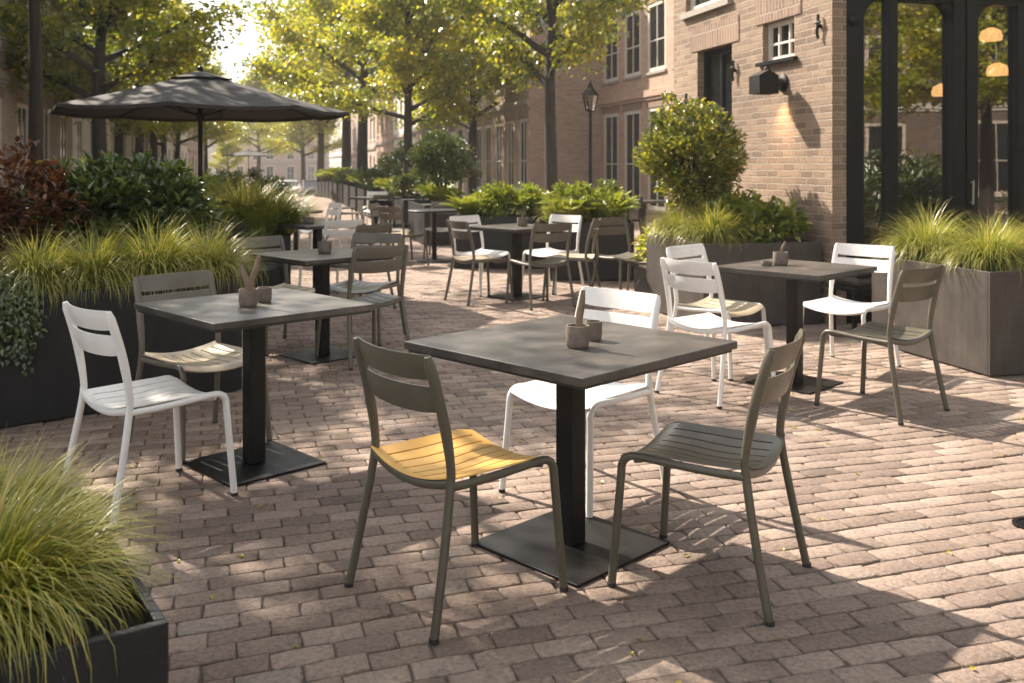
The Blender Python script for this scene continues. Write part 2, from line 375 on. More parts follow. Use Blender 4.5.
# ------------------------------------------------------------------ chairs
def chair(seatmat, mat, label, cat='chair', group=None):
    t = empty('metal_chair', label=label, cat=cat, group=group)
    def lg(path, r=.0135, foot=True, flat=None):
        m = MB(); m.tube(path, r, 12, flat); o = m.build('leg', mat, t, smooth=40)
        if foot:
            f = MB(); f.tube([Vector(path[0])+Vector((0, 0, -.001)), Vector(path[0])+Vector((0, 0, .012))], .0145, 12); f.build('foot_cap', M['rubber'], o, smooth=40)
    for s in (-1, 1):
        rear = smooth_path([(s*.232, -.262, .002), (s*.216, -.214, .25), (s*.204, -.186, .42), (s*.202, -.184, .50), (s*.199, -.212, .66), (s*.194, -.258, .825)], 6)
        rr = [.0135]*len(rear); n = len(rear)
        for i in range(n):
            if rear[i].z > .5: rr[i] = .0135+.003*min(1, (rear[i].z-.5)/.1)
        rr[-1] = .010
        lg(rear, rr)
        front = [(s*.226, .238, .002), (s*.217, .224, .2), (s*.209, .212, .37)]
        arc = [(s*.207, .212-.045*(1-math.cos(a)), .395+.045*math.sin(a)) for a in [math.pi/2*k/6 for k in range(7)]]
        arc = [(x, y, z-.004) for x, y, z in arc]
        lg(smooth_path(front, 3)+[Vector(a) for a in arc]+[Vector((s*.206, .145, .436)), Vector((s*.205, .12, .434))])
        m = MB(); m.tube(smooth_path([(s*.205, .12, .434), (s*.205, 0, .427), (s*.204, -.10, .424), (s*.204, -.182, .425)], 5), .0132, 12)
        m.build('side_rail', mat, t, smooth=40)
    # curved aprons front and rear
    for y, z0 in ((-.188, .436), (.168, .426)):
        m = MB(); pts = [(x, y-(.013*(1-(x/.2)**2) if y < 0 else 0), z0-.030*(1-(x/.2)**2)) for x in np.linspace(-.2, .2, 11)]
        m.tube(pts, .012, 8, (1.25, .6)); m.build('cross_rail', mat, t, smooth=40)
    # seat sheet with slots
    ns = 8; xs = []; W = .203
    sl = .0075; cw = (2*W-(ns-1)*sl)/ns; x = -W; kinds = []
    for i in range(ns):
        for q in range(2): xs.append(x); kinds.append(0); x += cw/2
        if i < ns-1: xs.append(x); kinds.append(1); x += sl
    xs.append(W)
    ys = [-.198, -.185, -.165, -.12, -.06, 0, .06, .11, .15, .168, .19, .208, .218]
    def sz(x, y):
        u = 1-(x/W)**2
        z = .449-.031*u
        z += -.012*math.exp(-((y+.04)/.10)**2)*u
        if y > .15: z -= .045*((y-.15)/.068)**2*.45
        if y < -.165: z += .010*((-.165-y)/.033)
        return z
    bm = bmesh.new(); G = [[bm.verts.new((x*(1-.02*max(0, -y/.2)), y-(.012*(1-(x/W)**2) if y < -.1 else 0)+(.008*(1-(x/W)**2) if y > .15 else 0), sz(x, y))) for x in xs] for y in ys]
    for j in range(len(ys)-1):
        for i in range(len(xs)-1):
            if kinds[i] == 1 and 2 <= j <= 8: continue
            bm.faces.new((G[j][i], G[j][i+1], G[j+1][i+1], G[j+1][i]))
    bmesh.ops.recalc_face_normals(bm, faces=bm.faces)
    bmesh.ops.solidify(bm, geom=bm.faces[:], thickness=.005)
    me = bpy.data.meshes.new('seat'); bm.to_mesh(me); bm.free(); me.materials.append(seatmat)
    me.polygons.foreach_set('use_smooth', [True]*len(me.polygons)); me.set_sharp_from_angle(angle=R(35))
    o = bpy.data.objects.new('seat', me); COL.objects.link(o); o.parent = t
    # back slats: curved sheets between the posts
    def py(z): return -.184-.074*max(0, (z-.5)/.325)**1.15
    for z0, z1 in ((.758, .829), (.655, .730)):
        bm = bmesh.new(); rows = []
        for th in (0, 1):
            for q, z in enumerate(np.linspace(z0, z1, 5)):
                row = []
                for x in np.linspace(-.196, .196, 17):
                    u = 1-(x/.196)**2
                    e = abs(x/.196)
                    zz = z + (.010*(1-e**6)*(-1 if q == 0 else 0)) - .004*u
                    bulge = .004*math.sin(math.pi*q/4)
                    yy = py(zz)-.034*u + (.006 if th == 0 else -.0) - (bulge if th else -bulge*.3)+.004
                    row.append(bm.verts.new((x*(1-.03*(z-.6)), yy, zz)))
                rows.append(row)
        n = 5
        for th in (0, 1):
            for a in range(n-1):
                for i in range(16):
                    r0, r1 = rows[th*n+a], rows[th*n+a+1]; bm.faces.new((r0[i], r0[i+1], r1[i+1], r1[i]))
        for a in (0, n-1):
            for i in range(16): bm.faces.new((rows[a][i], rows[a][i+1], rows[n+a][i+1], rows[n+a][i]))
        for i in (0, 16):
            for a in range(n-1): bm.faces.new((rows[a][i], rows[a+1][i], rows[n+a+1][i], rows[n+a][i]))
        bmesh.ops.recalc_face_normals(bm, faces=bm.faces)
        me = bpy.data.meshes.new('back_slat'); bm.to_mesh(me); bm.free(); me.materials.append(mat)
        me.polygons.foreach_set('use_smooth', [True]*len(me.polygons)); me.set_sharp_from_angle(angle=R(40))
        o = bpy.data.objects.new('back_slat', me); COL.objects.link(o); o.parent = t
    return t
GC = 'metal chairs around the cafe tables'
protos = {}
def chairs(kind, x, y, face, label, z=0):
    """face: compass of the seat front, degrees from +X"""
    if kind not in protos:
        fm, sm = {'white': ('white', 'white'), 'olive': ('olive', 'olive'), 'yellow': ('olive', 'yellow'), 'tan': ('grey', 'tan'), 'grey': ('grey', 'grey'), 'whitetan': ('white', 'tan'), 'black': ('black', 'black')}[kind]
        protos[kind] = [chair(M[sm], M[fm], label, 'chair', GC), False]
    p, used = protos[kind]; protos[kind][1] = True
    return place(p, used, (x, y, z), R(face-90), label, (1.045, 1.045, 1.0))

chairs('yellow', -.173, 3.125, 40, 'olive metal chair with a yellow slatted seat')
chairs('olive', .662, 3.215, 150, 'olive chair seen from behind at the right of the front table, near the camera')
chairs('white', .30, 4.06, -133, 'white chair behind the front table, facing the camera')
chairs('white', -1.51, 3.975, 47, 'white chair nearest the dark planter, at the left front table')
chairs('tan', -1.56, 4.76, -42, 'grey chair with a seat coloured cream as if sunlit between the left table and the long planter')
chairs('grey', -1.07, 6.80, 128, 'grey chair with its back to the camera at the second left table')
chairs('tan', -1.80, 7.25, -45, 'grey chair with a seat coloured cream as if sunlit between the second left table and the long planter')
chairs('grey', -1.18, 7.58, -105, 'grey chair facing the camera behind the second left table')
chairs('white', -1.90, 9.95, 132, 'white chair drawn up to the third left table')
chairs('grey', -1.50, 9.2, 138, 'grey chair standing apart in the paved walkway behind the second left table')
chairs('black', -2.52, 9.05, -30, 'black chair in front of the fern planter under the parasol')
chairs('white', 1.25, 5.78, 38, 'white chair seen from behind at the left front of the table by the brick wall')
chairs('whitetan', 1.40, 6.46, -45, 'white chair with a tan seat beside the grey planter by the brick wall')
chairs('white', 2.30, 6.52, -135, 'white chair between the cafe windows and the table by the brick wall')
chairs('olive', 2.10, 5.44, 128, 'olive chair with its back to the camera beside the right hand grass planter')
chairs('tan', -.33, 9.74, 32, 'grey chair with a tan seat at the left front of the middle far table')
chairs('white', -.34, 10.36, -45, 'white chair behind the left corner of the middle far table')
chairs('tan', .62, 9.88, 165, 'brown chair at the right of the middle far table, back turned to the planter')
chairs('grey', .27, 9.42, 118, 'grey chair at the front right of the middle far table')
chairs('white', .44, 10.5, -130, 'white chair behind the right corner of the middle far table, by the fern planter')
chairs('grey', 1.18, 9.95, -60, 'lone grey chair beside the pot of yellow leaves')
chairs('tan', -1.50, 13.1, 50, 'grey chair with a pale seat in front of the round table')
chairs('tan', -1.76, 13.85, -10, 'grey chair with a pale seat left of the round table')
chairs('grey', -1.05, 14.35, -95, 'grey chair behind the round table by the far planter')
chairs('black', -1.95, 15.3, 60, 'black chair standing alone before the first far planter box')
chairs('grey', -2.55, 18.2, 120, 'grey chair at the front of the farthest table')
chairs('grey', -3.25, 18.9, 0, 'grey chair on the left of the farthest table')
chairs('white', -2.85, 19.9, -90, 'white chair behind the farthest table')
chairs('grey', -3.75, 21.2, 20, 'farthest grey chair on the walkway, left one of the pair')
chairs('tan', -3.15, 21.6, 190, 'farthest pale seated chair on the walkway, right one of the pair')
chairs('white', -2.83, 13.95, 215, 'white chair right of the round black table')
chairs('white', -3.35, 14.7, -75, 'white chair behind the round black table')
chairs('black', 1.95, 16.6, 200, 'black chair at the table outside the pink brick house')

# ------------------------------------------------------------------ tables
def table(s, label, x, y, rz, z=0, h=.745):
    t = empty('cafe_table', (x, y, z), R(rz), label, 'table', 'square pedestal cafe tables'); a = s/2; k = .238*s/.8
    m = MB(); m.box(-a, a, -a, a, h-.028, h); m.build('tabletop', M['top'], t, .003)
    m = MB(); m.box(-a+.015, a-.015, -a+.015, a-.015, h-.040, h-.029); m.build('top_frame', M['edge'], t)
    m = MB(); m.box(-.039, .039, -.039, .039, .012, h-.041); m.build('column', M['black'], t, .004)
    m = MB(); m.box(-k, k, -k, k, 0, .011); m.build('base_plate', M['black'], t, .002)
    return t
T1 = table(.865, 'large dark square table in the foreground, with the yellow seated chair', .215, 3.48, 45)
table(.80, 'dark square table at the left, beside the long planter and the white chair', -1.20, 4.42, 44)
table(.74, 'dark square table in front of the brick wall, between two white chairs', 1.80, 6.05, 44)
table(.76, 'square table standing second behind the left front table', -1.38, 6.92, 44)
table(.76, 'square table in the middle distance before the fern planters', .053, 10.0, 44)
table(.76, 'square table third in line on the left, next to the fern planter under the parasol', -2.15, 10.5, 44)
table(.76, 'farthest square table, before the row of planter boxes', -2.75, 19.1, 44)
table(.76, 'square table outside the pink brick house', 2.4, 17.4, 30)
def round_table(label, x, y):
    t = empty('round_table', (x, y, 0), 0, label, 'table')
    m = MB(); m.lathe([(.36, .715), (.38, .72), (.38, .738), (.372, .745)], 40); m.build('tabletop', M['black'], t, smooth=40)
    m = MB(); m.lathe([(.035, .02), (.035, .714)], 16); m.build('column', M['black'], t, smooth=40)
    m = MB(); m.lathe([(.25, 0), (.25, .012), (.05, .03)], 32); m.build('base_plate', M['black'], t, smooth=40)
round_table('round dark table left of the fern planters', -1.12, 13.7)
round_table('round black table beyond the third left table', -3.05, 13.4)

# ------------------------------------------------------------------ pots on tables
def pot(name, label, x, y, z, r, h, sticks=(), cat='pot'):
    t = empty(name, (x, y, z), 0, label, cat)
    m = MB(); m.lathe([(r*.80, 0), (r*.93, .006), (r, h*.3), (r, h*.9), (r*.98, h), (r*.86, h), (r*.84, h*.55)], 28); m.build('bowl', M['clay'], t, smooth=50)
    for (dx, dy, L, w, lean) in sticks:
        m = MB(); p = [(dx*.5, dy*.5, h*.56), (dx*.8, dy*.8, h+L*.25), (dx+lean*.5, dy, h+L*.6), (dx+lean, dy, h+L)]
        m.tube(smooth_path(p, 4), [w*(.5+.5*math.sin(math.pi*min(1, i/12*.9+.08))) for i in range(13)], 8, (.9, 1.1)); m.build('spoon', M['wood'], t, smooth=50)
    return t
ZT = .745
pot('pot', 'clay pot with one upright wooden spoon on the foreground table', .232, 3.36, ZT, .042, .078, [(.008, .0, .125, .0125, .012)])
pot('cup', 'small clay cup behind the spoon pot on the foreground table', .30, 3.50, ZT, .032, .070, cat='cup')
pot('pot', 'clay pot with two upright wooden spoons on the left table', -1.205, 4.34, ZT, .043, .078, [(-.005, 0, .11, .014, -.028), (.018, .01, .15, .013, .028)])
pot('cup', 'small clay cup behind the two spoon pot on the left table', -1.165, 4.47, ZT, .034, .070, cat='cup')
pot('pot', 'clay pot with a thin spoon on the table by the brick wall', 1.73, 6.12, ZT, .048, .085, [(.012, 0, .07, .009, .02)])
pot('dish', 'low white dish beside the pot on the table by the brick wall', 1.63, 6.08, ZT, .035, .03, cat='dish')
pot('pot', 'clay pot with thin sticks on the second left table', -1.37, 6.95, ZT, .05, .085, [(.01, 0, .05, .006, .02), (-.01, 0, .06, .006, -.01)])
pot('pot', 'clay pot with three thin sticks on the middle far table', .11, 10.0, ZT, .055, .09, [(.01, 0, .08, .006, .02), (-.01, 0, .09, .006, -.02), (0, .01, .07, .006, .0)])
pot('bowl', 'clay bowl with a stick on the third left table', -2.24, 10.45, ZT, .065, .07, [(0, 0, .07, .008, -.03)], cat='bowl')

# ------------------------------------------------------------------ plants
def leaves6(P, D, N, L, Wd, curl=.25, fold=.25):
    """folded leaves: P base (n,3), D direction, N approx normal"""
    D = D/np.linalg.norm(D, axis=1, keepdims=True); S = np.cross(D, N); S /= np.linalg.norm(S, axis=1, keepdims=True)+1e-9; N = np.cross(S, D)
    L = L[:, None]; Wd = Wd[:, None]
    b = P; t = P+D*L-N*L*curl
    m1 = P+D*L*.33; m2 = P+D*L*.72-N*L*curl*.45
    V = np.stack([b, m1-S*Wd*.5+N*Wd*fold, m2-S*Wd*.38+N*Wd*fold, t, m2+S*Wd*.38+N*Wd*fold, m1+S*Wd*.5+N*Wd*fold], 1)
    n = len(P); i = np.arange(n)[:, None]*6
    F = np.concatenate([i+np.array([[0, 1, 2, 3]]), i+np.array([[0, 3, 4, 5]])]); return V.reshape(-1, 3), F
def unit(n):
    v = rng.normal(size=(n, 3)); return v/np.linalg.norm(v, axis=1, keepdims=True)
def clump_cloud(n, rx, rz, clumps, cr, zc=0, lower=-.55):
    c = unit(clumps); c = c[c[:, 2] > lower]; rad = rng.uniform(.5, 1.0, (len(c), 1))+.22*(rng.random((len(c), 1)) < .10); c = c*rad*np.array([rx, rx, rz])
    k = rng.integers(0, len(c), n); o = unit(n)*rng.uniform(.2, 1, (n, 1))**.5*cr*rng.uniform(.6, 1.2, (len(c), 1))[k]
    p = c[k]+o; out = p/np.array([rx, rx, rz]); p[:, 2] += zc
    return p, out, k
def bush(name, label, x, y, z, rx, rz, mat, n=2600, leaf=.055, wd=.5, clumps=60, cr=.16, stems=9, zc=None, rz0=0, cat='bush', group=None, stalk=0, low=-.55):
    zc = rz*.85 if zc is None else zc
    t = empty(name, (x, y, z), rz0, label, cat, group)
    p, out, k = clump_cloud(n, rx, rz, clumps, cr, zc, low)
    p = p[p[:, 2] > .01]; n = len(p); out = out[:n]
    d = (p-np.array([0, 0, zc*.6])); d /= np.linalg.norm(d, axis=1, keepdims=True)+1e-6; d = d+unit(n)*.75; d[:, 2] += .1
    N = np.array([0, 0, 1.])+unit(n)*.55
    V, F = leaves6(p, d, N, rng.uniform(.7, 1.25, n)*leaf, rng.uniform(.8, 1.2, n)*leaf*wd)
    rn = np.clip(rng.normal(.42, .22, n), 0, 1)
    np_obj('foliage', V, F, mat, t, np.repeat(rn, 6))
    for i in range(stems):
        a = rng.uniform(0, 6.28); q = rng.uniform(.3, .8); m = MB(); e = (rx*q*math.cos(a), rx*q*math.sin(a), zc+rz*rng.uniform(-.1, .6))
        m.tube(smooth_path([(e[0]*.12, e[1]*.12, -.02), (e[0]*.35, e[1]*.35, e[2]*.45), e], 4), [.014*(1-.07*j)*(1+stalk) for j in range(9)], 6); m.build('stem', M['bark'], t, smooth=60)
    return t
def grass_mesh(n, L, spread, mat, seed, width=.005, droop=1.0):
    g = np.random.default_rng(seed); S = 7
    az = g.uniform(0, 2*np.pi, n)+.5*np.round(g.normal(0, 1, n)); q = g.uniform(0, 1, n)**.6
    r0 = q*spread*.42; baz = az+g.normal(0, .7, n)
    base = np.stack([r0*np.cos(az), r0*np.sin(az), np.zeros(n)], 1)
    ln = L*g.uniform(.55, 1.12, n); th0 = .10+q*.55+g.normal(0, .12, n); bend = droop*g.uniform(.5, 1.9, n)*(.6+q*.7)
    pos = base.copy(); tw = g.uniform(-.5, .5, n); rings = []; uvs = []
    for i in range(S+1):
        s = i/S; th = th0+bend*s**1.5; dirh = np.stack([np.cos(baz+tw*s), np.sin(baz+tw*s)], 1)
        w = width*(1-s**2.2)*(.75+.25*math.sin(s*3))+.0002
        side = np.stack([-dirh[:, 1], dirh[:, 0], np.zeros(n)], 1)
        rings.append(pos-side*w*.5); rings.append(pos+side*w*.5); uvs += [np.full(n, s)]*2
        if i < S: pos = pos+np.stack([dirh[:, 0]*np.sin(th), dirh[:, 1]*np.sin(th), np.cos(th)], 1)*(ln/S)[:, None]
    V = np.stack(rings, 1).reshape(-1, 3); k = 2*(S+1); i0 = np.arange(n)[:, None]*k
    F = np.concatenate([i0+np.array([[2*i, 2*i+1, 2*i+3, 2*i+2]]) for i in range(S)])
    uv = np.stack([np.zeros(n*k), np.stack(uvs, 1).reshape(-1)], 1)
    rn = np.repeat(np.clip(g.normal(.45, .32, n), 0, 1), k)
    return V, F, uv, rn
gp = {}
def grass(kind, label, x, y, z, s=1., rz=None):
    grp = 'clumps of ornamental grass'
    if kind not in gp:
        n, L, sp, mat, w, dr = {'fine': (1700, .50, .24, 'grass', .0055, 1.7), 'fore': (2400, .40, .30, 'grass_deep', .0055, 1.7), 'far': (1200, .5, .34, 'grass', .010, 1.0)}[kind]
        V, F, uv, rn = grass_mesh(n, L, sp, None, 11+len(gp), w, dr)
        o = np_obj('grass_clump', V, F, M[mat], rnd=rn, uv=uv); tag(o, label, 'grass', grp); gp[kind] = o
        o.location = (x, y, z); o.rotation_euler = (0, 0, 0); o.scale = (s,)*3
        return o
    o = gp[kind].copy(); COL.objects.link(o); o['label'] = label; o.location = (x, y, z)
    o.rotation_euler = (0, 0, random.uniform(0, 6.28) if rz is None else rz); o.scale = (s, s, s*random.uniform(.92, 1.1)); return o
def fern_mesh(nf, L, seed, wide=.10):
    g = np.random.default_rng(seed); P = []; D = []; N = []; Ls = []; R_ = []
    for f in range(nf):
        az = g.uniform(0, 6.28); ln = L*g.uniform(.6, 1.1); th = g.uniform(.1, .6); bd = g.uniform(.8, 1.6); pos = np.array([.08*math.cos(az), .08*math.sin(az), 0]); S = 16; rr = g.uniform(.1, .9)
        for i in range(S):
            s = i/S; t = th+bd*s**1.3; d = np.array([math.cos(az)*math.sin(t), math.sin(az)*math.sin(t), math.cos(t)]); side = np.array([-math.sin(az), math.cos(az), 0]); nn = np.cross(d, side)
            ll = wide*math.sin(math.pi*min(1, .12+s*.9))**.7
            for sg in (-1, 1):
                P.append(pos); D.append(side*sg+d*.5+g.normal(0, .1, 3)); N.append(-nn); Ls.append(ll*g.uniform(.8, 1.1)); R_.append(rr*.7+s*.3)
            pos = pos+d*ln/S
    P, D, N, Ls = map(np.array, (P, D, N, Ls)); V, F = leaves6(P, D, N, Ls, Ls*.36, .3, .1); return V, F, np.repeat(np.clip(R_, 0, 1), 6)
fp = {}
def fern(kind, label, x, y, z, s=1.):
    grp = 'leafy fern plants'
    if kind not in fp:
        V, F, rn = {'fern': lambda: fern_mesh(46, .55, 3), 'broad': lambda: fern_mesh(40, .42, 4, .15)}[kind]()
        o = np_obj('fern', V, F, M['fern' if kind == 'fern' else 'bush_lime'], rnd=rn); tag(o, label, 'fern', grp); fp[kind] = o
    else:
        o = fp[kind].copy(); COL.objects.link(o); o['label'] = label
    o.location = (x, y, z); o.rotation_euler = (0, 0, random.uniform(0, 6.28)); o.scale = (s, s, s); return o

# ------------------------------------------------------------------ planters
def planter(label, corner, rz, w, d, h, mat='planter', z=0, soil=True, group='metal planter boxes'):
    """corner = front left at ground, w along local x, d along local y (away)"""
    t = empty('planter', (*corner, z), rz, label, 'planter', group)
    th = .022; m = MB(); m.box(0, w, 0, th, .012, h); m.box(0, w, d-th, d, .012, h); m.box(0, th, th+.001, d-th-.001, .012, h); m.box(w-th, w, th+.001, d-th-.001, .012, h); m.box(th+.001, w-th-.001, th+.001, d-th-.001, .014, .06)
    m.build('box', M[mat], t, .003)
    m = MB(); m.box(.05, w-.05, .05, d-.05, 0, .0115); m.build('foot', M['rubber'], t)
    if soil:
        m = MB(); m.box(th+.001, w-th-.001, th+.001, d-th-.001, h-.12, h-.05); m.build('soil', M['soil'], t)
    return t
def on(corner, rz, u, v): return (corner[0]+u*math.cos(rz)-v*math.sin(rz), corner[1]+u*math.sin(rz)+v*math.cos(rz))

A1 = R(40); L1 = 4.2; c1 = (-1.66-L1*math.cos(A1), 5.84-L1*math.sin(A1))
planter('long low dark planter filled with grass clumps at the left edge', c1, A1, L1, .56, .70)
for i, (s, lab, sc) in enumerate([(.12, 'grass clump nearest the open end of the long left planter', .95), (.45, 'grass clump second from the open end of the long left planter', 1.08), (.80, 'grass clump third from the open end of the long left planter', .98), (1.10, 'grass clump beside the trailing ivy', .92)]):
    p = on(c1, A1, L1-s, .27); grass('fine', lab, p[0], p[1], .64, sc)
c1b = on(c1, A1, 0, .70)
planter('dark planter behind the long left planter, holding shrubs', c1b, A1, L1, .8, .70)
for s, v, lab, mt, rx, rz in [(-.18, .40, 'dark green glossy shrub behind the grass, right of the copper shrub', 'bush_dark', .42, .40), (.16, .5, 'dark green glossy shrub touching the copper shrub', 'bush_dark', .42, .40),
                          (.62, .45, 'copper red shrub at the left edge, nearest the green shrub', 'bush_red', .44, .42), (1.12, .4, 'copper red shrub cut by the left edge of the picture', 'bush_red', .50, .44)]:
    p = on(c1b, A1, L1-.35-s, v); bush('shrub', lab, p[0], p[1], .64, rx, rz, M[mt], n=3000, leaf=.08 if mt == 'bush_dark' else .052, wd=.42 if mt == 'bush_dark' else .6, clumps=90, cr=.12, cat='shrub')
def ivy():
    P = []; rr = []
    for k in range(46):
        s = rng.uniform(1.17, 1.95); p0 = on(c1, A1, L1-s, rng.uniform(.02, .30)); q = on(c1, A1, L1-s, -.03)
        hang = rng.uniform(.12, .44)
        for j in range(64):
            u = j/63
            if u < .35: a = u/.35; P.append((p0[0]*(1-a)+q[0]*a, p0[1]*(1-a)+q[1]*a, .70+.09*math.sin(a*3.1)))
            else: a = (u-.35)/.65; P.append((q[0]-.643*-.03*math.sin(a*3), q[1]-.766*.03*math.sin(a*3), .72-hang*a))
            rr.append(rng.uniform(.1, .8))
    P = np.array(P)+rng.normal(0, .016, (len(P), 3)); n = len(P)
    fr = np.array([math.sin(A1), -math.cos(A1), 0]); D = np.array([0, 0, -.7])+unit(n)*.7+fr*.3; N = fr*.7+np.array([0, 0, .7])+unit(n)*.3
    V, F = leaves6(P, D, N, rng.uniform(.022, .036, n), rng.uniform(.016, .026, n))
    tag(np_obj('ivy', V, F, M['bush_dark'], rnd=np.repeat(rr, 6)), 'dark ivy trailing over the left edge of the long planter', 'ivy')
ivy()
# foreground planter
A2 = R(34); c2 = (-.668-1.6*math.cos(A2), 1.85-1.6*math.sin(A2))
planter('dark planter corner in the near left foreground', c2, A2, 1.6, .95, .50)
for (u, v, sc, lab) in [(1.30, .30, .95, 'foreground grass clump closest to the planter corner'), (1.02, .58, 1.12, 'foreground grass clump behind the corner one'), (.72, .26, 1.05, 'foreground grass clump at the near bottom left'), (1.36, .70, .78, 'small foreground grass clump at the back of the near planter'), (.55, .68, 1.1, 'foreground grass clump cut by the left edge')]:
    p = on(c2, A2, u, v); grass('fore', lab, p[0], p[1], .44, sc)
# right planter
c3 = on((3.12, 6.2), TH, 0, 0)
planter('brown grey planter with long grass at the right edge, in front of the cafe windows', c3, TH, 1.9, 1.25, .69, 'planter_warm')
for (u, v, sc, lab) in [(.30, .35, .98, 'grass clump at the front corner of the right planter'), (.28, .95, .95, 'grass clump at the back corner of the right planter'), (.85, .35, .98, 'grass clump cut by the right edge of the picture'), (.9, .9, .9, 'grass clump at the back of the right planter near the glass'), (1.45, .5, .95, 'grass clump at the hidden end of the right planter')]:
    p = on(c3, TH, u, v); grass('fine', lab, p[0], p[1], .64, sc*1.02)
# planter at the wall
c4 = (1.62, 8.02)
planter('grey planter against the brick wall, below the round bush', c4, TH, 1.12, 1.25, .72, 'planter_warm')
for (u, v, sc, lab) in [(.25, .35, 1.02, 'tall yellow grass clump under the round bush'), (.18, .85, .9, 'yellow grass clump at the back left of the wall planter')]:
    p = on(c4, TH, u, v); grass('fine', lab, p[0], p[1], .67, sc)
for (u, v, sc, lab) in [(.78, .35, .85, 'leafy lime plant beside the brick wall in the wall planter'), (.62, .75, .95, 'leafy plant behind the lime plant in the wall planter')]:
    p = on(c4, TH, u, v); bush('leafy_plant', lab, p[0], p[1], .64, .27, .22, M['bush_lime'], n=1500, leaf=.085, wd=.55, clumps=40, cr=.11, low=-.9, zc=.18, stems=6, cat='plant')
p = on(c4, TH, .22, 1.0); bush('round_bush', 'large round bush with small bright leaves, left of the wall lamp', p[0]+.14, p[1]+.1, .67, .47, .50, M['bush_leafy'], n=7500, leaf=.052, wd=.6, clumps=230, cr=.10, stems=14, low=-.95, zc=.80, cat='bush', stalk=.6)
# pot with yellow leaves
t = empty('plant_pot', (1.50, 9.75, 0), TH, 'dark pot of yellow leaves beside the wall planter', 'plant pot')
m = MB(); m.box(-.19, .19, -.19, .19, .0, .34); m.box(-.21, .21, -.21, .21, .341, .37); m.build('pot', M['planter_warm'], t, .004)
bush('yellow_plant', 'plant with yellow leaves in the dark pot', 1.50, 9.75, .36, .26, .2, M['leaf_yellow'], n=500, leaf=.07, clumps=30, cr=.1, stems=5, cat='plant')
# fern planters in the middle
c5 = (-.80, 12.75); planter('dark planter with ferns, left one behind the middle table', c5, R(-4), 1.35, .8, .70)
c6 = (.44, 11.38); planter('dark planter with ferns, right one behind the middle table', c6, R(-2), 1.02, 1.3, .70)
for i, (cc, u, v, kd, sc, lab) in enumerate([(c5, .2, .3, 'fern', .85, 'fern at the left corner of the left middle planter'), (c5, .6, .5, 'fern', .95, 'fern in the centre of the left middle planter'), (c5, 1.05, .35, 'broad', 1.05, 'broad leaved plant at the right end of the left middle planter'),
        (c6, .25, .3, 'broad', .95, 'broad leaved plant behind the white chair in the right middle planter'), (c6, .75, .35, 'fern', .95, 'fern at the right front of the right middle planter'), (c6, .3, .9, 'fern', 1.0, 'fern at the back left of the right middle planter'), (c6, .8, .95, 'broad', 1.1, 'broad leaved plant at the back right of the right middle planter')]):
    p = on(cc, 0, u, v); fern(kd, lab, p[0], p[1], .66, sc)
grass('far', 'pale grass clump between the two middle fern planters', .62, 11.62, .66, .75)
bush('shrub', 'low green shrub filling the left middle planter', -.05, 13.25, .60, .5, .26, M['bush_lime'], n=2600, leaf=.07, clumps=60, cr=.14, cat='shrub')
bush('shrub', 'low green shrub filling the right middle planter', .98, 12.0, .60, .46, .28, M['bush_lime'], n=2600, leaf=.07, clumps=60, cr=.14, cat='shrub')
# planter beneath the parasol
c7 = (-3.6, 9.95); planter('dark planter with ferns and tall grass under the parasol', c7, TH, 1.25, .8, .62)
for (u, v, kd, sc, lab) in [(.95, .25, 'fern', 1.0, 'fern at the right end of the planter under the parasol'), (.55, .3, 'broad', 1.15, 'broad leaved plant in the middle of the planter under the parasol'), (.2, .3, 'fern', .9, 'fern at the left end of the planter under the parasol')]:
    p = on(c7, TH, u, v); fern(kd, lab, p[0], p[1], .57, sc)
for u, lab in ((.75, 'tall grass clump right of the parasol pole'), (1.05, 'tall grass clump at the walkway side of the parasol planter')):
    p = on(c7, TH, u, .6); grass('far', lab, p[0], p[1], .57, 1.45)
# far row of planters along the walkway
proto_p = None
ordin = ['first', 'second', 'third', 'fourth', 'fifth', 'sixth', 'seventh', 'eighth', 'ninth', 'tenth', 'eleventh', 'twelfth', 'thirteenth', 'fourteenth']
for i in range(14):
    Y = 16.3+i*2.5; X = SX(2600, Y); z = zg(Y)
    lab = f'dark planter box, {ordin[i]} from the camera in the far row'
    if proto_p is None: proto_p = planter(lab, (X, Y), TH, .95, 1.9, .70)
    else: o = copy_tree(proto_p); o.location = (X, Y, z); o['label'] = lab
    p = on((X, Y), TH, .48, .55); q = on((X, Y), TH, .48, 1.4)
    if i % 3 == 1 and i < 9:
        bush('hedge', f'rounded green bush in the {ordin[i]} far planter box', (p[0]+q[0])/2, (p[1]+q[1])/2, z+.6, .62, .34, M['bush_green'], n=1800, leaf=.09, clumps=45, cr=.17, cat='bush')
    elif i < 9:
        fern('fern' if i % 2 else 'broad', f'green plant at the front of the {ordin[i]} far planter box', p[0], p[1], z+.66, 1.0)
        fern('broad' if i % 2 else 'fern', f'green plant at the back of the {ordin[i]} far planter box', q[0], q[1], z+.66, 1.05)
    else: fern('broad', f'green plant in the {ordin[i]} far planter box', (p[0]+q[0])/2, (p[1]+q[1])/2, z+.66, 1.9)
bush('small_tree', 'small bushy tree standing in the first far planter box', -1.25, 17.0, .66, .50, .60, M['bush_green'], n=4200, leaf=.075, clumps=90, cr=.15, stems=9, zc=.75, cat='small tree', stalk=.8)
bush('shrub', 'rounded dark shrub beyond the first far planter box', -3.45, 31.0, .3, .75, .85, M['bush_dark'], n=3500, leaf=.12, clumps=70, cr=.25, zc=1.0, cat='shrub')
bush('hedge', 'green hedge bush on the far left of the walkway', -6.8, 24.0, 0, 1.1, .6, M['bush_green'], n=4000, leaf=.1, clumps=70, cr=.25, zc=.6, cat='bush')
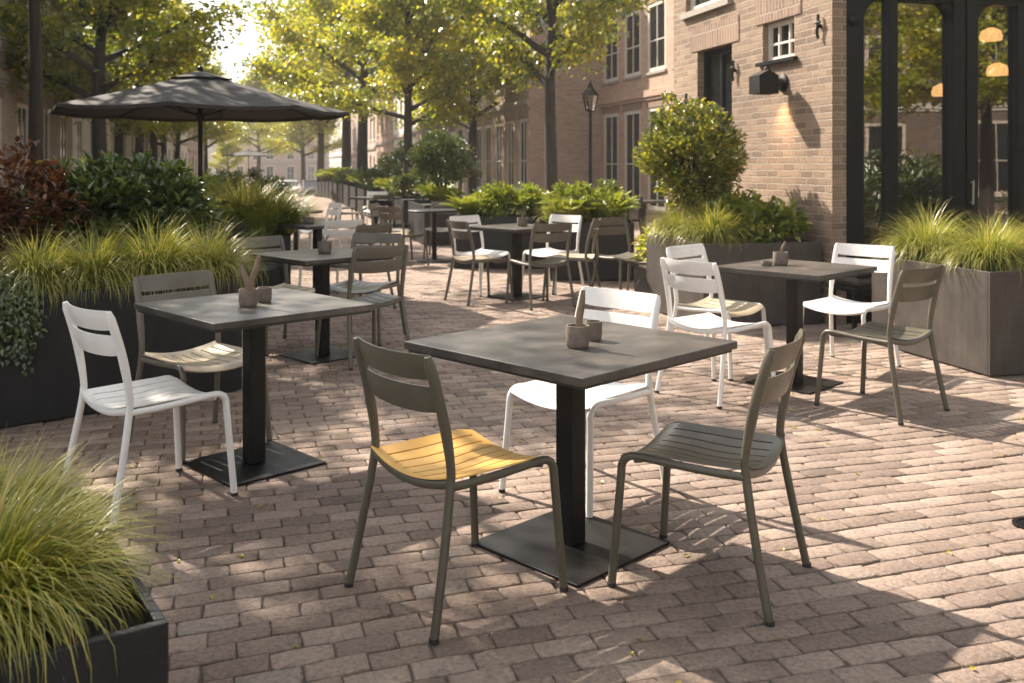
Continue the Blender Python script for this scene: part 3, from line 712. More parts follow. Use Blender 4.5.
bush('hedge', 'lime hedge bush behind the parasol planter', -5.2, 15.0, 0, 1.0, .6, M['bush_lime'], n=4000, leaf=.09, clumps=70, cr=.25, zc=.6, cat='bush')

# ------------------------------------------------------------------ parasols
def parasol(label, x, y, z, r, zr, zt, sides=8, group='parasols'):
    t = empty('parasol', (x, y, z), R(8), label, 'parasol', group)
    m = MB(); apex = Vector((0, 0, zt)); n = 6
    def rim(a, rr): return Vector((rr*math.cos(a), rr*math.sin(a), 0))
    for k in range(sides):
        a0, a1 = 2*math.pi*k/sides, 2*math.pi*(k+1)/sides
        for i in range(n):
            for j in range(4):
                def P(ii, jj):
                    s = ii/n; f = jj/4; a = rim(a0, r)*(1-f)+rim(a1, r)*f
                    sag = .05*math.sin(math.pi*s)*1+.045*math.sin(math.pi*f)*s
                    return Vector((a.x*s, a.y*s, zt-(zt-zr)*s**1.12-sag*.6))
                ps = [P(i, j), P(i+1, j), P(i+1, j+1), P(i, j+1)]
                if i == 0: ps = [ps[0], ps[1], ps[2]]
                m.quad(ps)
        p0, p1 = rim(a0, r), rim(a1, r)
        for j in range(4):
            q0 = p0*(1-j/4)+p1*(j/4); q1 = p0*(1-(j+1)/4)+p1*((j+1)/4)
            z0 = zr-.027*math.sin(math.pi*j/4); z1 = zr-.027*math.sin(math.pi*(j+1)/4)
            m.quad([(q0.x, q0.y, z0), (q1.x, q1.y, z1), (q1.x*1.004, q1.y*1.004, z1-.035), (q0.x*1.004, q0.y*1.004, z0-.035)])
    me = m.mesh('canopy', M['fabric'], None)
    bm = bmesh.new(); bm.from_mesh(me); bmesh.ops.remove_doubles(bm, verts=bm.verts, dist=.0005); bmesh.ops.recalc_face_normals(bm, faces=bm.faces); bm.to_mesh(me); bm.free()
    me.polygons.foreach_set('use_smooth', [True]*len(me.polygons)); me.set_sharp_from_angle(angle=R(14))
    o = bpy.data.objects.new('canopy', me); COL.objects.link(o); o.parent = t
    m = MB()
    rc = r*.21
    for k in range(sides):
        a0, a1 = 2*math.pi*k/sides, 2*math.pi*(k+1)/sides; p0, p1 = rim(a0, rc), rim(a1, rc); q0, q1 = rim(a0, .04), rim(a1, .04); zz = zt-(zt-zr)*.21**1.12+.006
        m.quad([(q0.x, q0.y, zt+.015), (p0.x, p0.y, zz), (p1.x, p1.y, zz), (q1.x, q1.y, zt+.015)])
    m.build('vent_cap', M['fabric'], t)
    m = MB(); m.lathe([(.02, zt+.015), (.035, zt+.03), (.03, zt+.06), (.012, zt+.075)], 14); m.build('finial', M['black'], t, smooth=40)
    m = MB(); m.lathe([(.024, .04), (.024, zt-.02)], 16); m.build('pole', M['black'], t, smooth=40)
    m = MB(); m.lathe([(.045, zr-.10), (.045, zr-.02)], 16); m.build('hub', M['black'], t, smooth=40)
    for k in range(sides):
        a = 2*math.pi*k/sides; m = MB(); e = rim(a, r*.99)
        m.tube([(0, 0, zt-.05), (e.x*.5, e.y*.5, zt-(zt-zr)*.46-.045), (e.x, e.y, zr-.012)], .009, 6); m.build('rib', M['black'], t, smooth=40)
        m = MB(); m.tube([(0, 0, zr-.06), (e.x*.5, e.y*.5, zt-(zt-zr)*.46-.05)], .007, 6); m.build('strut', M['black'], t, smooth=40)
    m = MB(); m.box(-.36, .36, -.36, .36, 0, .045); m.build('base', M['planter_warm'], t, .004)
    return t
parasol('large open charcoal parasol at the left', -3.28, 10.0, 0, 1.54, 1.96, 2.36)
parasol('distant dark parasol far down the street', -17.2, 62, zg(62), 1.7, 2.75, 3.1, 8)

# ------------------------------------------------------------------ trees
def tree_mesh(seed, H=8.6, r0=.17, cr=2.7, first=2.7, nleaf=28000, leaf=.13, dead=0):
    g = random.Random(seed); gn = np.random.default_rng(seed)
    tr = MB(); br = MB(); tips = []
    ph = g.uniform(0, 6); tp = [(0.05*math.sin(ph+z*.9)*z/3, .05*math.cos(ph*2+z*.7)*z/3, z) for z in np.linspace(-.1, H*.82, 14)]
    tr.tube(tp, [r0*(1.25 if i == 0 else 1.0)*(1-.82*(i/13)**1.3) for i in range(14)], 14)
    nb = 20
    for b in range(nb):
        u = b/(nb-1); z = first+(H*.80-first)*u**1.05; az = b*2.4+g.uniform(-.4, .4)
        ln = cr*(1.05-.62*u**1.6)*g.uniform(.8, 1.08); el = .30+.75*u+g.uniform(-.1, .15)
        p = Vector((tp[min(13, int(z/(H*.82)*13))][0], tp[min(13, int(z/(H*.82)*13))][1], z)); path = [p.copy()]; d = Vector((math.cos(az)*math.cos(el), math.sin(az)*math.cos(el), math.sin(el)))
        S = 7
        for i in range(S):
            d = (d+Vector((g.uniform(-.16, .16), g.uniform(-.16, .16), .02-.05*i/S))).normalized(); p = p+d*ln/S; path.append(p.copy())
            if i >= 1:
                for q in range(2):
                    a2 = g.uniform(0, 6.28); d2 = (d+Vector((math.cos(a2), math.sin(a2), g.uniform(-.25, .4)))*g.uniform(.7, 1.0)).normalized(); l2 = ln*g.uniform(.22, .42)*(1-.35*i/S)
                    e = p+d2*l2; mid = p+d2*l2*.5+Vector((0, 0, .04)); br.tube([p, mid, e], [.016, .011, .004], 5, cap=False); tips.append((mid, .8)); tips.append((e, 1.0))
        tips.append((p, 1.0))
        rb = r0*.46*(1-.5*u); br.tube(path, [rb*(1-.85*i/S)+.006 for i in range(S+1)], 8, cap=False)
    T = np.array([list(t[0]) for t in tips]); k = gn.integers(0, len(T), nleaf)
    off = gn.normal(0, 1, (nleaf, 3))*np.array([.25, .25, .13])*(.7+.6*gn.random((len(T), 1))[k])
    P = T[k]+off; P[:, 2] -= .10*np.hypot(off[:, 0], off[:, 1])/.3
    keep = P[:, 2] > first-.75; P = P[keep]; k = k[keep]; n = len(P)
    az = gn.uniform(0, 6.28, n); D = np.stack([np.cos(az), np.sin(az), gn.normal(-.45, .3, n)], 1); D /= np.linalg.norm(D, axis=1, keepdims=True)
    N = np.array([0, 0, 1.])+gn.normal(0, .45, (n, 3)); S_ = np.cross(D, N); S_ /= np.linalg.norm(S_, axis=1, keepdims=True); N = np.cross(S_, D)
    L = (leaf*gn.uniform(.6, 1.2, n))[:, None]
    V = np.stack([P, P+D*L*.45-S_*L*.42+N*L*.1, P+D*L-N*L*.15, P+D*L*.45+S_*L*.42+N*L*.1], 1).reshape(-1, 3)
    F = np.arange(n*4).reshape(n, 4)
    ct = gn.normal(0, .16, len(T)); rn = np.clip(.48+ct[k]+gn.normal(0, .17, n), 0, 1)
    return tr, br, V, F, np.repeat(rn, 4)
tp_ = []
def tree_proto(seed, mat, **kw):
    tr, br, V, F, rn = tree_mesh(seed, **kw); t = empty('street_tree', cat='tree', group='street trees')
    tr.build('trunk', M['bark'], t, smooth=60); br.build('limbs', M['bark'], t, smooth=60); np_obj('crown', V, F, M[mat], t, rn); return [t, False]
TP = {'a': tree_proto(21, 'leaf_yellow'), 'b': tree_proto(22, 'leaf_green', nleaf=22000), 'c': tree_proto(23, 'leaf_yellow', nleaf=32000, cr=3.0, H=9.2), 'n': tree_proto(24, 'leaf_green', nleaf=4300, r0=.085, cr=2.2, first=3.25, H=7.2, leaf=.12)}
def tree(kind, px, Y, label, s=1., rz=None, X=None):
    x = (px-512)/950*Y if X is None else X; p, used = TP[kind]; TP[kind][1] = True
    return place(p, used, (x, Y, zg(Y)), random.uniform(0, 6.28) if rz is None else rz, label, s)
tree('b', 552, 19.5, 'tree with a thick bare trunk between the two brick houses', (.84, .84, 1.1), 2.6)
tree('a', 472, 31, 'slender tree behind the small bushy tree, in front of the arched windows', .95, 2.1)
tree('c', 408, 28, 'broad tree rising behind the first far planter boxes, left of the small bushy tree', .95, 1.0)
tree('a', 363, 40, 'tree in the far row, just left of the broad tree', 1.5, 3.3)
tree('c', 346, 48, 'tree in the far row with the second trunk left of the broad tree', 1.6, 4.4)
tree('b', 320, 62, 'tree in the far row with the third trunk left of the broad tree', 1.55, 5.2)
tree('a', 303, 84, 'last tree of the right row, by the parked cars', 1.35, .4)
tree('n', 33, 12.0, 'young tree with a bare straight trunk at the left edge', 1.2, 2.4)
tree('b', 101, 19.8, 'forked tree directly behind the charcoal parasol', 1.0, 3.5)
tree('c', 118, 25, 'tree just right of the forked tree, behind the parasol', .8, 5.0)
tree('b', 139, 30, 'third tree of the left row, seen under the parasol', .95, .9)
tree('a', 153, 36, 'fourth tree of the left row, seen under the parasol', .95, 1.9)
tree('c', 165, 44, 'fifth tree of the left row, seen under the parasol', .9, 2.9)
tree('a', 178, 56, 'sixth tree of the left row, seen near the parasol pole', 1.1, 4.1)
tree('b', 205, 84, 'tree at the hazy far end of the left row', 1.5, 4.9)
tree('c', 258, 104, 'hazy tree closing the end of the street', 1.5, 5.6)
tree('a', 228, 112, 'hazy tree left of the one closing the street', .8, 1.6)
# outside the frame: what shades the terrace and what the windows mirror
tree('n', 0, 7.2, 'young tree just outside the left edge of the picture', 1.0, .5, X=-5.7)
tree('n', 0, 4.9, 'young tree outside the near left corner of the terrace', 1.0, 1.7, X=-4.5)
tree('c', 0, -1.0, 'tree mirrored in the cafe windows, nearest the terrace', .9, 1.2, X=10.5)
tree('a', 0, 1.5, 'tree mirrored in the cafe windows, farthest along the street', .9, 2.2, X=15.0)
tree('b', 0, -4.5, 'tree mirrored in the cafe windows, behind the viewer', .9, 3.2, X=8.2)
tree('c', 0, -3.5, 'tree mirrored in the cafe windows, second along the street', .9, .2, X=14.0)

# ------------------------------------------------------------------ buildings
def wall_grid(mb, W, z0, z1, ops, dep=.12, x0=0.):
    xs = sorted({x0, W} | {o[0] for o in ops} | {o[1] for o in ops}); zs = sorted({z0, z1} | {o[2] for o in ops} | {o[3] for o in ops})
    for a, b in zip(xs, xs[1:]):
        for c, d in zip(zs, zs[1:]):
            mx, mz = (a+b)/2, (c+d)/2
            if any(o[0] < mx < o[1] and o[2] < mz < o[3] for o in ops): continue
            mb.quad([(a, 0, c), (b, 0, c), (b, 0, d), (a, 0, d)])
    for a, b, c, d in [o[:4] for o in ops]:
        mb.quad([(a, 0, c), (a, dep, c), (a, dep, d), (a, 0, d)], [(0, c), (dep, c), (dep, d), (0, d)]); mb.quad([(b, 0, c), (b, dep, c), (b, dep, d), (b, 0, d)], [(0, c), (dep, c), (dep, d), (0, d)])
        mb.quad([(a, 0, d), (b, 0, d), (b, dep, d), (a, dep, d)], [(a, 0), (b, 0), (b, dep), (a, dep)]); mb.quad([(a, 0, c), (b, 0, c), (b, dep, c), (a, dep, c)], [(a, 0), (b, 0), (b, dep), (a, dep)])
def window(parent, a, b, c, d, fm, nx=2, nz=2, y=.07, fw=.07, sill=True, lint=None, pane='pane', curtain=False, bar=.03):
    m = MB(); e = .002
    m.box(a+e, a+fw, y, y+.06, c+e, d-e); m.box(b-fw, b-e, y, y+.06, c+e, d-e); m.box(a+fw+.001, b-fw-.001, y, y+.06, c+e, c+fw); m.box(a+fw+.001, b-fw-.001, y, y+.06, d-fw, d-e)
    for i in range(1, nx): x = a+(b-a)*i/nx; m.box(x-bar/2, x+bar/2, y+.005, y+.05, c+fw+.001, d-fw-.001)
    for i in range(1, nz):
        z = c+(d-c)*(.45 if nz == 2 else i/nz); m.box(a+fw+.001, b-fw-.001, y+.008, y+.046, z-bar/2, z+bar/2)
    f = m.build('window', fm, parent)
    m = MB(); m.quad([(a+.01, y+.03, c+.01), (b-.01, y+.03, c+.01), (b-.01, y+.03, d-.01), (a+.01, y+.03, d-.01)]); m.build('pane', M[pane], f)
    if sill: m = MB(); m.box(a-.06, b+.06, -.05, .05, c-(.07 if b-a > .7 else .035), c-.003); m.build('sill', M['stone'] if sill is True else M[sill], f)
    if lint: m = MB(); m.box(a-.12, b+.12, -.012, .02, d+.003, d+.24); m.build('lintel', M[lint], f)
    return f
def row_house(name, label, X, Y, th, W, H, wall, fm='woodwhite', floors=2, bays=2, zb=0., roof='rooftile', ww=.95, g_h=(.5, 2.75), lint='brick_solid', depth=7., arch=False, door=None, cat='house', fh=3.0, group='terraced houses along the street', cornice='stone', f0=3.75, rh_=2.2):
    t = empty(name, (X, Y, zb), th, label, cat, group); ops = []
    bw = W/bays
    for f in range(floors):
        for b in range(bays):
            cx = bw*(b+.5); z0, z1 = (g_h if f == 0 else (f0+(f-1)*fh, f0+(f-1)*fh+1.75))
            if door is not None and f == 0 and b == door: z0, z1 = .05, 2.75
            ops.append((cx-ww/2, cx+ww/2, z0, z1, f, b))
    m = MB(); wall_grid(m, W, -1.8, H, ops, .09)
    m.quad([(0, 0, -1.8), (0, depth, -1.8), (0, depth, H), (0, 0, H)], [(0, -1.8), (depth, -1.8), (depth, H), (0, H)]); m.quad([(W, 0, -1.8), (W, depth, -1.8), (W, depth, H), (W, 0, H)], [(0, -1.8), (depth, -1.8), (depth, H), (0, H)])
    m.quad([(0, depth, -1.8), (W, depth, -1.8), (W, depth, H), (0, depth, H)]); m.build('wall', M[wall], t)
    for a, b, c, d, f, bb in ops:
        if door is not None and f == 0 and bb == door:
            m = MB(); m.box(a+.002, b-.002, .08, .13, c, d-.45); m.box(a+.12, b-.12, .07, .079, c+.3, c+1.0); m.box(a+.12, b-.12, .07, .079, c+1.15, c+2.05); dd = m.build('door', M['blackframe'], t)
            m = MB(); m.box(a+.01, b-.01, .09, .11, d-.44, d-.01); m.build('pane', M['pane'], dd)
        else: window(t, a, b, c, d, M[fm], 1 if ww < .8 else 2, 2, y=.012, fw=.10, lint=lint)
    m = MB(); m.box(.003, W-.003, -.09, -.001, f0-.62, f0-.45); m.box(.003, W-.003, -.05, -.001, f0-.70, f0-.623); m.build('string_course', M[cornice], t)
    m = MB(); m.box(.003, W-.003, -.28, -.001, H-.22, H); m.box(.003, W-.003, -.16, -.001, H-.42, H-.223); m.build('cornice', M['woodwhite'], t)
    m = MB(); m.prism([(-.3, H+.003), (depth+.2, H+.003), (depth/2, H+rh_)], 0, W, Matrix(((0, 1, 0, 0), (1, 0, 0, 0), (0, 0, 1, 0), (0, 0, 0, 1)))); r = m.build('roof', M[roof], t)
    m = MB(); m.box(W*.15, W*.15+.6, depth*.5-.3, depth*.5+.3, H+rh_*.7, H+rh_+.7); m.build('chimney', M[wall], r)
    return t
THR = math.atan2(-.9678, .2517); THL = THR+math.pi; THF = TH
# right row beyond the gap (far end is the local origin)
def right_house(K, Y0, Y1, label, wall, H, **kw):
    X = SX(K, Y1); return row_house('brick_house' if 'brick' in wall else 'town_house', label, X, Y1, THR, (Y1-Y0)*1.0333-.004, H, wall, zb=min(0, zg((Y0+Y1)/2)*.6), **kw)
right_house(9325, 19.9, 27.75, 'pink brick house with tall white framed windows behind the street lamp', 'brick_pink', 8.6, floors=2, bays=5, ww=1.15, g_h=(.25, 2.85), f0=3.75, cornice='brick_pink', depth=6)
seg = [(27.2, 34.5, 'brick_pale', 'pale brick corner house with a blank side wall', 8.4, 5, .9), (34.5, 41, 'plaster_warm', 'warm rendered house next to the pale corner house', 8.0, 4, .8), (41, 48, 'brick_pale', 'pale brick house, third on the right beyond the corner house', 8.6, 4, .8),
       (48, 56, 'plaster', 'white rendered house behind the parked hatchback', 8.0, 4, .9), (56, 65, 'brick_pink', 'pinkish brick house far down the right side', 8.8, 4, 1.), (65, 76, 'plaster_warm', 'warm rendered house far down the right side', 8.2, 5, 1.), (76, 90, 'brick_pale', 'pale brick house at the far end on the right', 8.5, 6, 1.1), (90, 112, 'plaster', 'white rendered block closing the right side', 8., 8, 1.2)]
for i, (a, b, w, lab, H, bays, ww) in enumerate(seg): right_house(7208, a, b, lab, w, H, bays=bays, ww=ww, door=(bays-2 if i % 2 else None), lint='brick_solid' if i < 3 else None, fm='woodwhite')
# left row
segL = [(7, 13.5, 'brick_grey', 'grey brown brick house at the near left, partly outside the picture', 6.2, 3, 1.), (13.5, 20, 'brick_grey', 'grey brick house cut by the left edge', 6.0, 3, 1.), (20, 26.5, 'brick_dark', 'dark brick house with tall windows behind the young tree', 6.1, 3, 1.),
        (26.5, 33, 'plaster', 'white rendered house behind the forked tree', 6.0, 3, 1.), (33, 42, 'plaster_grey', 'grey rendered house under the parasol edge', 6.1, 4, 1.), (42, 52, 'brick_grey', 'grey brick house in the middle of the left row', 6.4, 4, 1.), (52, 66, 'plaster', 'white rendered house far down the left row', 7.4, 5, 1.1), (66, 84, 'plaster_warm', 'warm rendered block at the end of the left row', 7.5, 6, 1.2)]
for i, (a, b, w, lab, H, bays, ww) in enumerate(segL):
    row_house('brick_house' if 'brick' in w else 'town_house', lab, SX(-5100, a), a, THL, (b-a)*1.0333-.004, H, w, bays=bays, ww=ww, zb=min(0, zg((a+b)/2)*.6), door=(1 if i % 2 else None), lint='brick_solid' if 'brick' in w else None, rh_=1.0)
# buildings closing the street
for i, (px, Y, W, H, w, lab) in enumerate([(175, 150, 16, 9, 'plaster', 'pale building closing the view behind the parasol pole'), (255, 165, 14, 7, 'plaster_warm', 'low warm building at the very end of the street'), (310, 150, 16, 10, 'brick_pale', 'tall pale brick building at the very end of the street')]):
    row_house('town_house', lab, (px-512)/950*Y-W/2, Y, THF, W, H+0, w, bays=5, ww=1.3, zb=-1.5, lint=None)

th = math.atan2(-.8, -.6); cx, cy = 21, -6  # unseen house, added to fill the reflection in the cafe windows
row_house('brick_house', 'unseen dark brick house added for the cafe windows to mirror', cx-14*math.cos(th), cy-14*math.sin(th), th, 28, 7, 'brick_mirror', bays=9, ww=1.2, fm='brick_dark', lint=None)
for i, (x, y, lab) in enumerate([(9.0, 3.6, 'dark hedge mirrored low in the cafe windows, nearest the glass'), (11.5, 2.2, 'dark hedge mirrored low in the cafe windows, middle one'), (14, 4.2, 'dark hedge mirrored low in the cafe windows, rightmost'), (8.2, 1.0, 'dark hedge mirrored low in the cafe windows, closest to the viewer')]):
    bush('hedge', lab, x, y, 0, 1.2, .75, M['bush_green'], n=3500, leaf=.1, clumps=60, cr=.3, zc=.7, cat='bush')
parasol('pale parasol mirrored in the cafe windows', 11.5, -1.5, 0, 1.6, 2.2, 2.7)

# --- the corner building with the cafe
CB = empty('cafe_building', (2.78, 8.25, 0), TH, 'warm brick corner building with tall black framed cafe windows', 'building')
def rotz(t): return Matrix.Rotation(t, 4, 'Z')
# left facade in its own local frame: u runs from the corner away from the camera. parent holder is the building, so meshes are turned into its frame
HB = 6.4
class MBX(MB): pass
def to_side(o):          # turn a part modelled in x-z into the street side wall: x=distance behind the corner
    o.matrix_parent_inverse = Matrix.Identity(4); o.rotation_euler = (0, 0, -math.pi/2); o.location = (0, 0, 0)
# with rotation -90deg local x -> -y : so distance behind corner u maps to x=-u
U = 1.0333
ops = [(-(9.40-8.25)*U, -(8.84-8.25)*U, 2.40, 2.78), (-(10.82-8.25)*U, -(10.02-8.25)*U, .35, 2.68), (-(11.12-8.25)*U, -(10.08-8.25)*U, 3.16, 4.9), (-(9.6-8.25)*U, -(8.7-8.25)*U, 3.35, 5.1)]
m = MB(); wall_grid(m, 0, -.3, HB, ops, .16, x0=-3.30); o = m.build('side_wall', M['brick_warm'], CB); to_side(o)
m = MB(); m.box(-1.0*U-.28, -(8.80-8.25)*U+.08, -.010, .002, 2.785, 3.05); o = m.build('lintel', M['brick_solid'], CB); to_side(o)
m = MB(); m.box(-(10.82-8.25)*U-.16, -(10.02-8.25)*U+.16, -.010, .002, 2.685, 2.95); o = m.build('lintel', M['brick_solid'], CB); to_side(o)
o = window(CB, *ops[0], M['woodwhite'], 3, 2, y=.06, fw=.045, sill='blackframe', bar=.022); to_side(o)
o = window(CB, *ops[1], M['blackframe'], 2, 2, y=.08, fw=.07, sill=False, bar=.05); to_side(o)
o = window(CB, *ops[2], M['woodwhite'], 2, 2, y=.06, fw=.07, sill='stone'); to_side(o)
o = window(CB, *ops[3], M['woodwhite'], 2, 2, y=.06, fw=.07, sill='stone'); to_side(o)
# front wall: pier, openings, wall above
GO = [(.14, 1.36, .0, 2.93), (1.37, 2.60, 0, 2.93), (2.98, 4.2, 0, 2.93), (4.21, 5.4, 0, 2.93)]
m = MB(); wall_grid(m, 9.0, -.3, HB, [(.14, 2.60, -.05, 2.93), (2.98, 5.44, -.05, 2.93)], .22, x0=.001); m.build('front_wall', M['brick_warm'], CB)
m = MB(); m.quad([(9, 0, -.3), (9, 3.29, -.3), (9, 3.29, HB), (9, 0, HB)]); m.quad([(0, 3.296, -.3), (9, 3.296, -.3), (9, 3.296, HB), (0, 3.296, HB)]); m.build('rear_wall', M['brick_dark'], CB)
m = MB(); m.box(-.12, 9.1, -.12, 3.4, HB+.003, HB+.16); m.build('cornice', M['woodwhite'], CB)
m = MB(); m.box(.05, 8.9, .05, 3.2, HB+.17, HB+.25); m.build('roof', M['rooftile'], CB)
# joinery
def bay(x0, w=2.46):
    m = MB(); y0, y1 = .02, .17
    m.box(x0+.002, x0+.19, y0, y1, 0, 2.925); m.box(x0+w-.19, x0+w-.002, y0, y1, 0, 2.925)
    cx = x0+w/2+.02
    m.box(cx-.13, cx-.012, y0, y1, 0, 2.925); m.box(cx+.012, cx+.13, y0, y1, 0, 2.925); m.box(cx-.011, cx+.011, y0+.02, y1-.02, 0, 2.925)
    for a, b in ((x0+.191, cx-.131), (cx+.131, x0+w-.191)):
        m.box(a, b, y0+.01, y1-.01, 0, .12); m.box(a, b, y0+.01, y1-.01, 2.86, 2.925)
        mid = a+(b-a)*.34 if a < cx else a+(b-a)*.55
        m.box(mid-.04, mid+.04, y0+.015, y1-.015, .121, 2.859)
        for sx, px in ((1, a), (-1, b)):     # arched brackets
            n = 8; r = .20 if sx == 1 else .16; poly = [(px, 2.859), (px, 2.859-r*1.35)]+[(px+sx*r*(1-math.cos(q)), 2.859-r*1.35+r*1.35*math.sin(q)) for q in [math.pi/2*k/n for k in range(1, n+1)]]
            if sx == -1: poly = poly[::-1]
            m.prism(poly, y0+.03, y1-.03)
    f = m.build('shop_window', M['blackframe'], CB, .004)
    for a, b in ((x0+.191, cx-.131), (cx+.131, x0+w-.191)):
        g = MB(); g.quad([(a-.02, .10, .10), (b+.02, .10, .10), (b+.02, .10, 2.87), (a-.02, .10, 2.87)]); g.build('glass', M['glass'], f)
    k = MB(); k.lathe([(.045, 0), (.05, .02), (.03, .045), (.012, .055)], 16); 
    for xx, zz in ((x0+.09, 2.66), ):
        o = k.build('rosette', M['blackframe'], f, smooth=40); o.rotation_euler = (math.pi/2, 0, 0); o.location = (xx, .02, zz)
    h = MB(); h.tube([(cx+.05, y0-.03, 1.03), (cx+.05, y0-.035, 1.25)], .009, 8); h.tube([(cx+.05, y0-.03, 1.05), (cx+.05, y0+.01, 1.05)], .007, 6); h.tube([(cx+.05, y0-.03, 1.23), (cx+.05, y0+.01, 1.23)], .007, 6); h.build('handle', M['stone'], f, smooth=40)
    c = MB(); c.box(x0-.04, x0+w+.04, -.05, .019, 2.93, 3.08); c.build('cornice', M['blackframe'], f, .006)
bay(.14); bay(2.98)
# room behind the glass
m = MB(); m.quad([(.02, .24, .003), (8.9, .24, .003), (8.9, 3.2, .003), (.02, 3.2, .003)], None); m.build('cafe_floor', M['wood'], CB)
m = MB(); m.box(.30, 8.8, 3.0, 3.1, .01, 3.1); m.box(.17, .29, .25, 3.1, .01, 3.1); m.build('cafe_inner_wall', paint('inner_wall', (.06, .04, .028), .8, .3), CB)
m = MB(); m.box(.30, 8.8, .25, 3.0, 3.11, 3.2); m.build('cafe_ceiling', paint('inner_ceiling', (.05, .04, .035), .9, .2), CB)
m = MB(); m.box(.50, .74, .42, .64, .01, 3.1); m.build('brick_pier', M['brick_warm'], CB)
for s in (0, ):
    for (xx, zz, sc) in ((-.17, 2.62, 1), (-(9.9-8.25)*U-.04, 2.38, 1), (-(10.95-8.25)*U-.1, 2.12, 1)):
        m = MB(); m.tube([(xx, -.03, zz-.11), (xx-.012, -.035, zz-.05), (xx+.01, -.035, zz+.02), (xx, -.03, zz+.10)], .014, 8); m.tube([(xx-.035, -.035, zz+.03), (xx+.035, -.035, zz+.03)], .012, 8); m.tube([(xx, -.04, zz), (xx, .01, zz)], .018, 8)
        o = m.build('wall_anchor', M['blackframe'], CB, smooth=40); to_side(o)
# pendants inside the cafe
fr = lambda x, y: (2.78+x*.9678-y*.2517, 8.25+x*.2517+y*.9678)
for i, (x, y, z, lab) in enumerate([(2.30, .75, 2.70, 'pendant lamp highest in the right cafe window'), (2.60, 1.0, 2.38, 'lower pendant lamp in the right cafe window'), (2.25, 1.4, 2.19, 'pendant lamp behind the left cafe window')]):
    X, Y = fr(x, y); t = empty('pendant_lamp', (X, Y, z), 0, lab, 'lamp', 'pendant lamps inside the cafe')
    m = MB(); m.tube([(0, 0, .06), (0, 0, 3.105-z)], .004, 6); m.build('cord', M['blackframe'], t)
    m = MB(); m.lathe([(.03, .07), (.09, .04), (.11, -.02), (.10, -.06), (.085, -.06), (.09, -.02), (.07, .03)], 20); m.build('lamp_shade', M['shade_glass'], t, smooth=50)
    m = MB(); m.lathe([(.005, -.035), (.026, -.02), (.03, 0), (.02, .03), (.01, .06)], 14); m.build('bulb', M['bulb'], t, smooth=60)
# wall lamp
def side_pt(u, out, z): return (2.78-.2517*u-.9678*out, 8.25+.9678*u-.2517*out, z)
WLu = (9.02-8.25)*U
t = empty('wall_lamp', side_pt(WLu, 0, 2.17), TH-math.pi/2, 'black box shaped wall lamp with a warm light on the brick wall', 'wall lamp')
m = MB(); m.lathe([(.085, .002), (.085, .02), (.05, .035), (.03, .075), (.02, .10)], 24); o = m.build('wall_plate', M['black'], t, smooth=40); o.rotation_euler = (math.pi/2, 0, 0)
m = MB(); m.tube(smooth_path([(0, -.09, .0), (0, -.13, .02), (0, -.14, .11), (0, -.18, .15), (0, -.21, .09)], 5), .010, 8); m.build('arm', M['black'], t, smooth=50)
m = MB(); w = .10
hx = .10
sec = [(-.11, -.11), (-.11, .06), (-.21, .11), (-.31, .06), (-.31, -.11)]
for sx in (-hx, hx-.006):
    n0 = len(m.v); m.prism([(y, z) for y, z in sec], sx, sx+.006, Matrix(((0, 1, 0, 0), (1, 0, 0, 0), (0, 0, 1, 0), (0, 0, 0, 1))))
pts = [(-.20, -.10), (-.20, .06), (-.31, .115), (-.42, .06), (-.42, -.10)]
for (ya, za), (yb, zb) in zip(sec, sec[1:]):
    m.quad([(-hx+.006, ya, za), (hx-.006, ya, za), (hx-.006, yb, zb), (-hx+.006, yb, zb)])
m.build('lamp_housing', M['black'], t)
m = MB(); m.lathe([(.01, -.05), (.035, -.03), (.035, 0), (.015, .04)], 14, (0, -.21, -.01)); m.build('bulb', M['bulb'], t, smooth=60)
L = bpy.data.lights.new('wall_lamp_light', 'SPOT'); L.energy = 7; L.color = (1, .62, .28); L.spot_size = R(75); L.spot_blend = .9; L.shadow_soft_size = .03
lo = bpy.data.objects.new('wall_lamp_light', L); COL.objects.link(lo); p = Vector(side_pt(WLu, .16, 2.06)); q = Vector(side_pt(WLu, 0.0, 1.72)); lo.location = p; lo.rotation_euler = (q-p).to_track_quat('-Z', 'Y').to_euler()

# stacked cushions beside the right planter
t = empty('cushion_stack', (*fr(.08, -.42), 0), TH, 'low black bench with two folded dark blankets beside the right planter', 'bench')
m = MB(); m.box(-.28, .24, -.18, .18, .36, .40); 
for sx in (-.26, .20):
    for sy in (-.16, .13): m.box(sx, sx+.03, sy, sy+.03, 0, .359)
m.build('bench_frame', M['black'], t, .004)
for i, z in enumerate((.402, .485)):
    m = MB(); m.box(-.24+.01*i, .20, -.16, .16, z, z+.075); m.build('blanket', M['rubber'] if i else M['planter_warm'], t, .03)

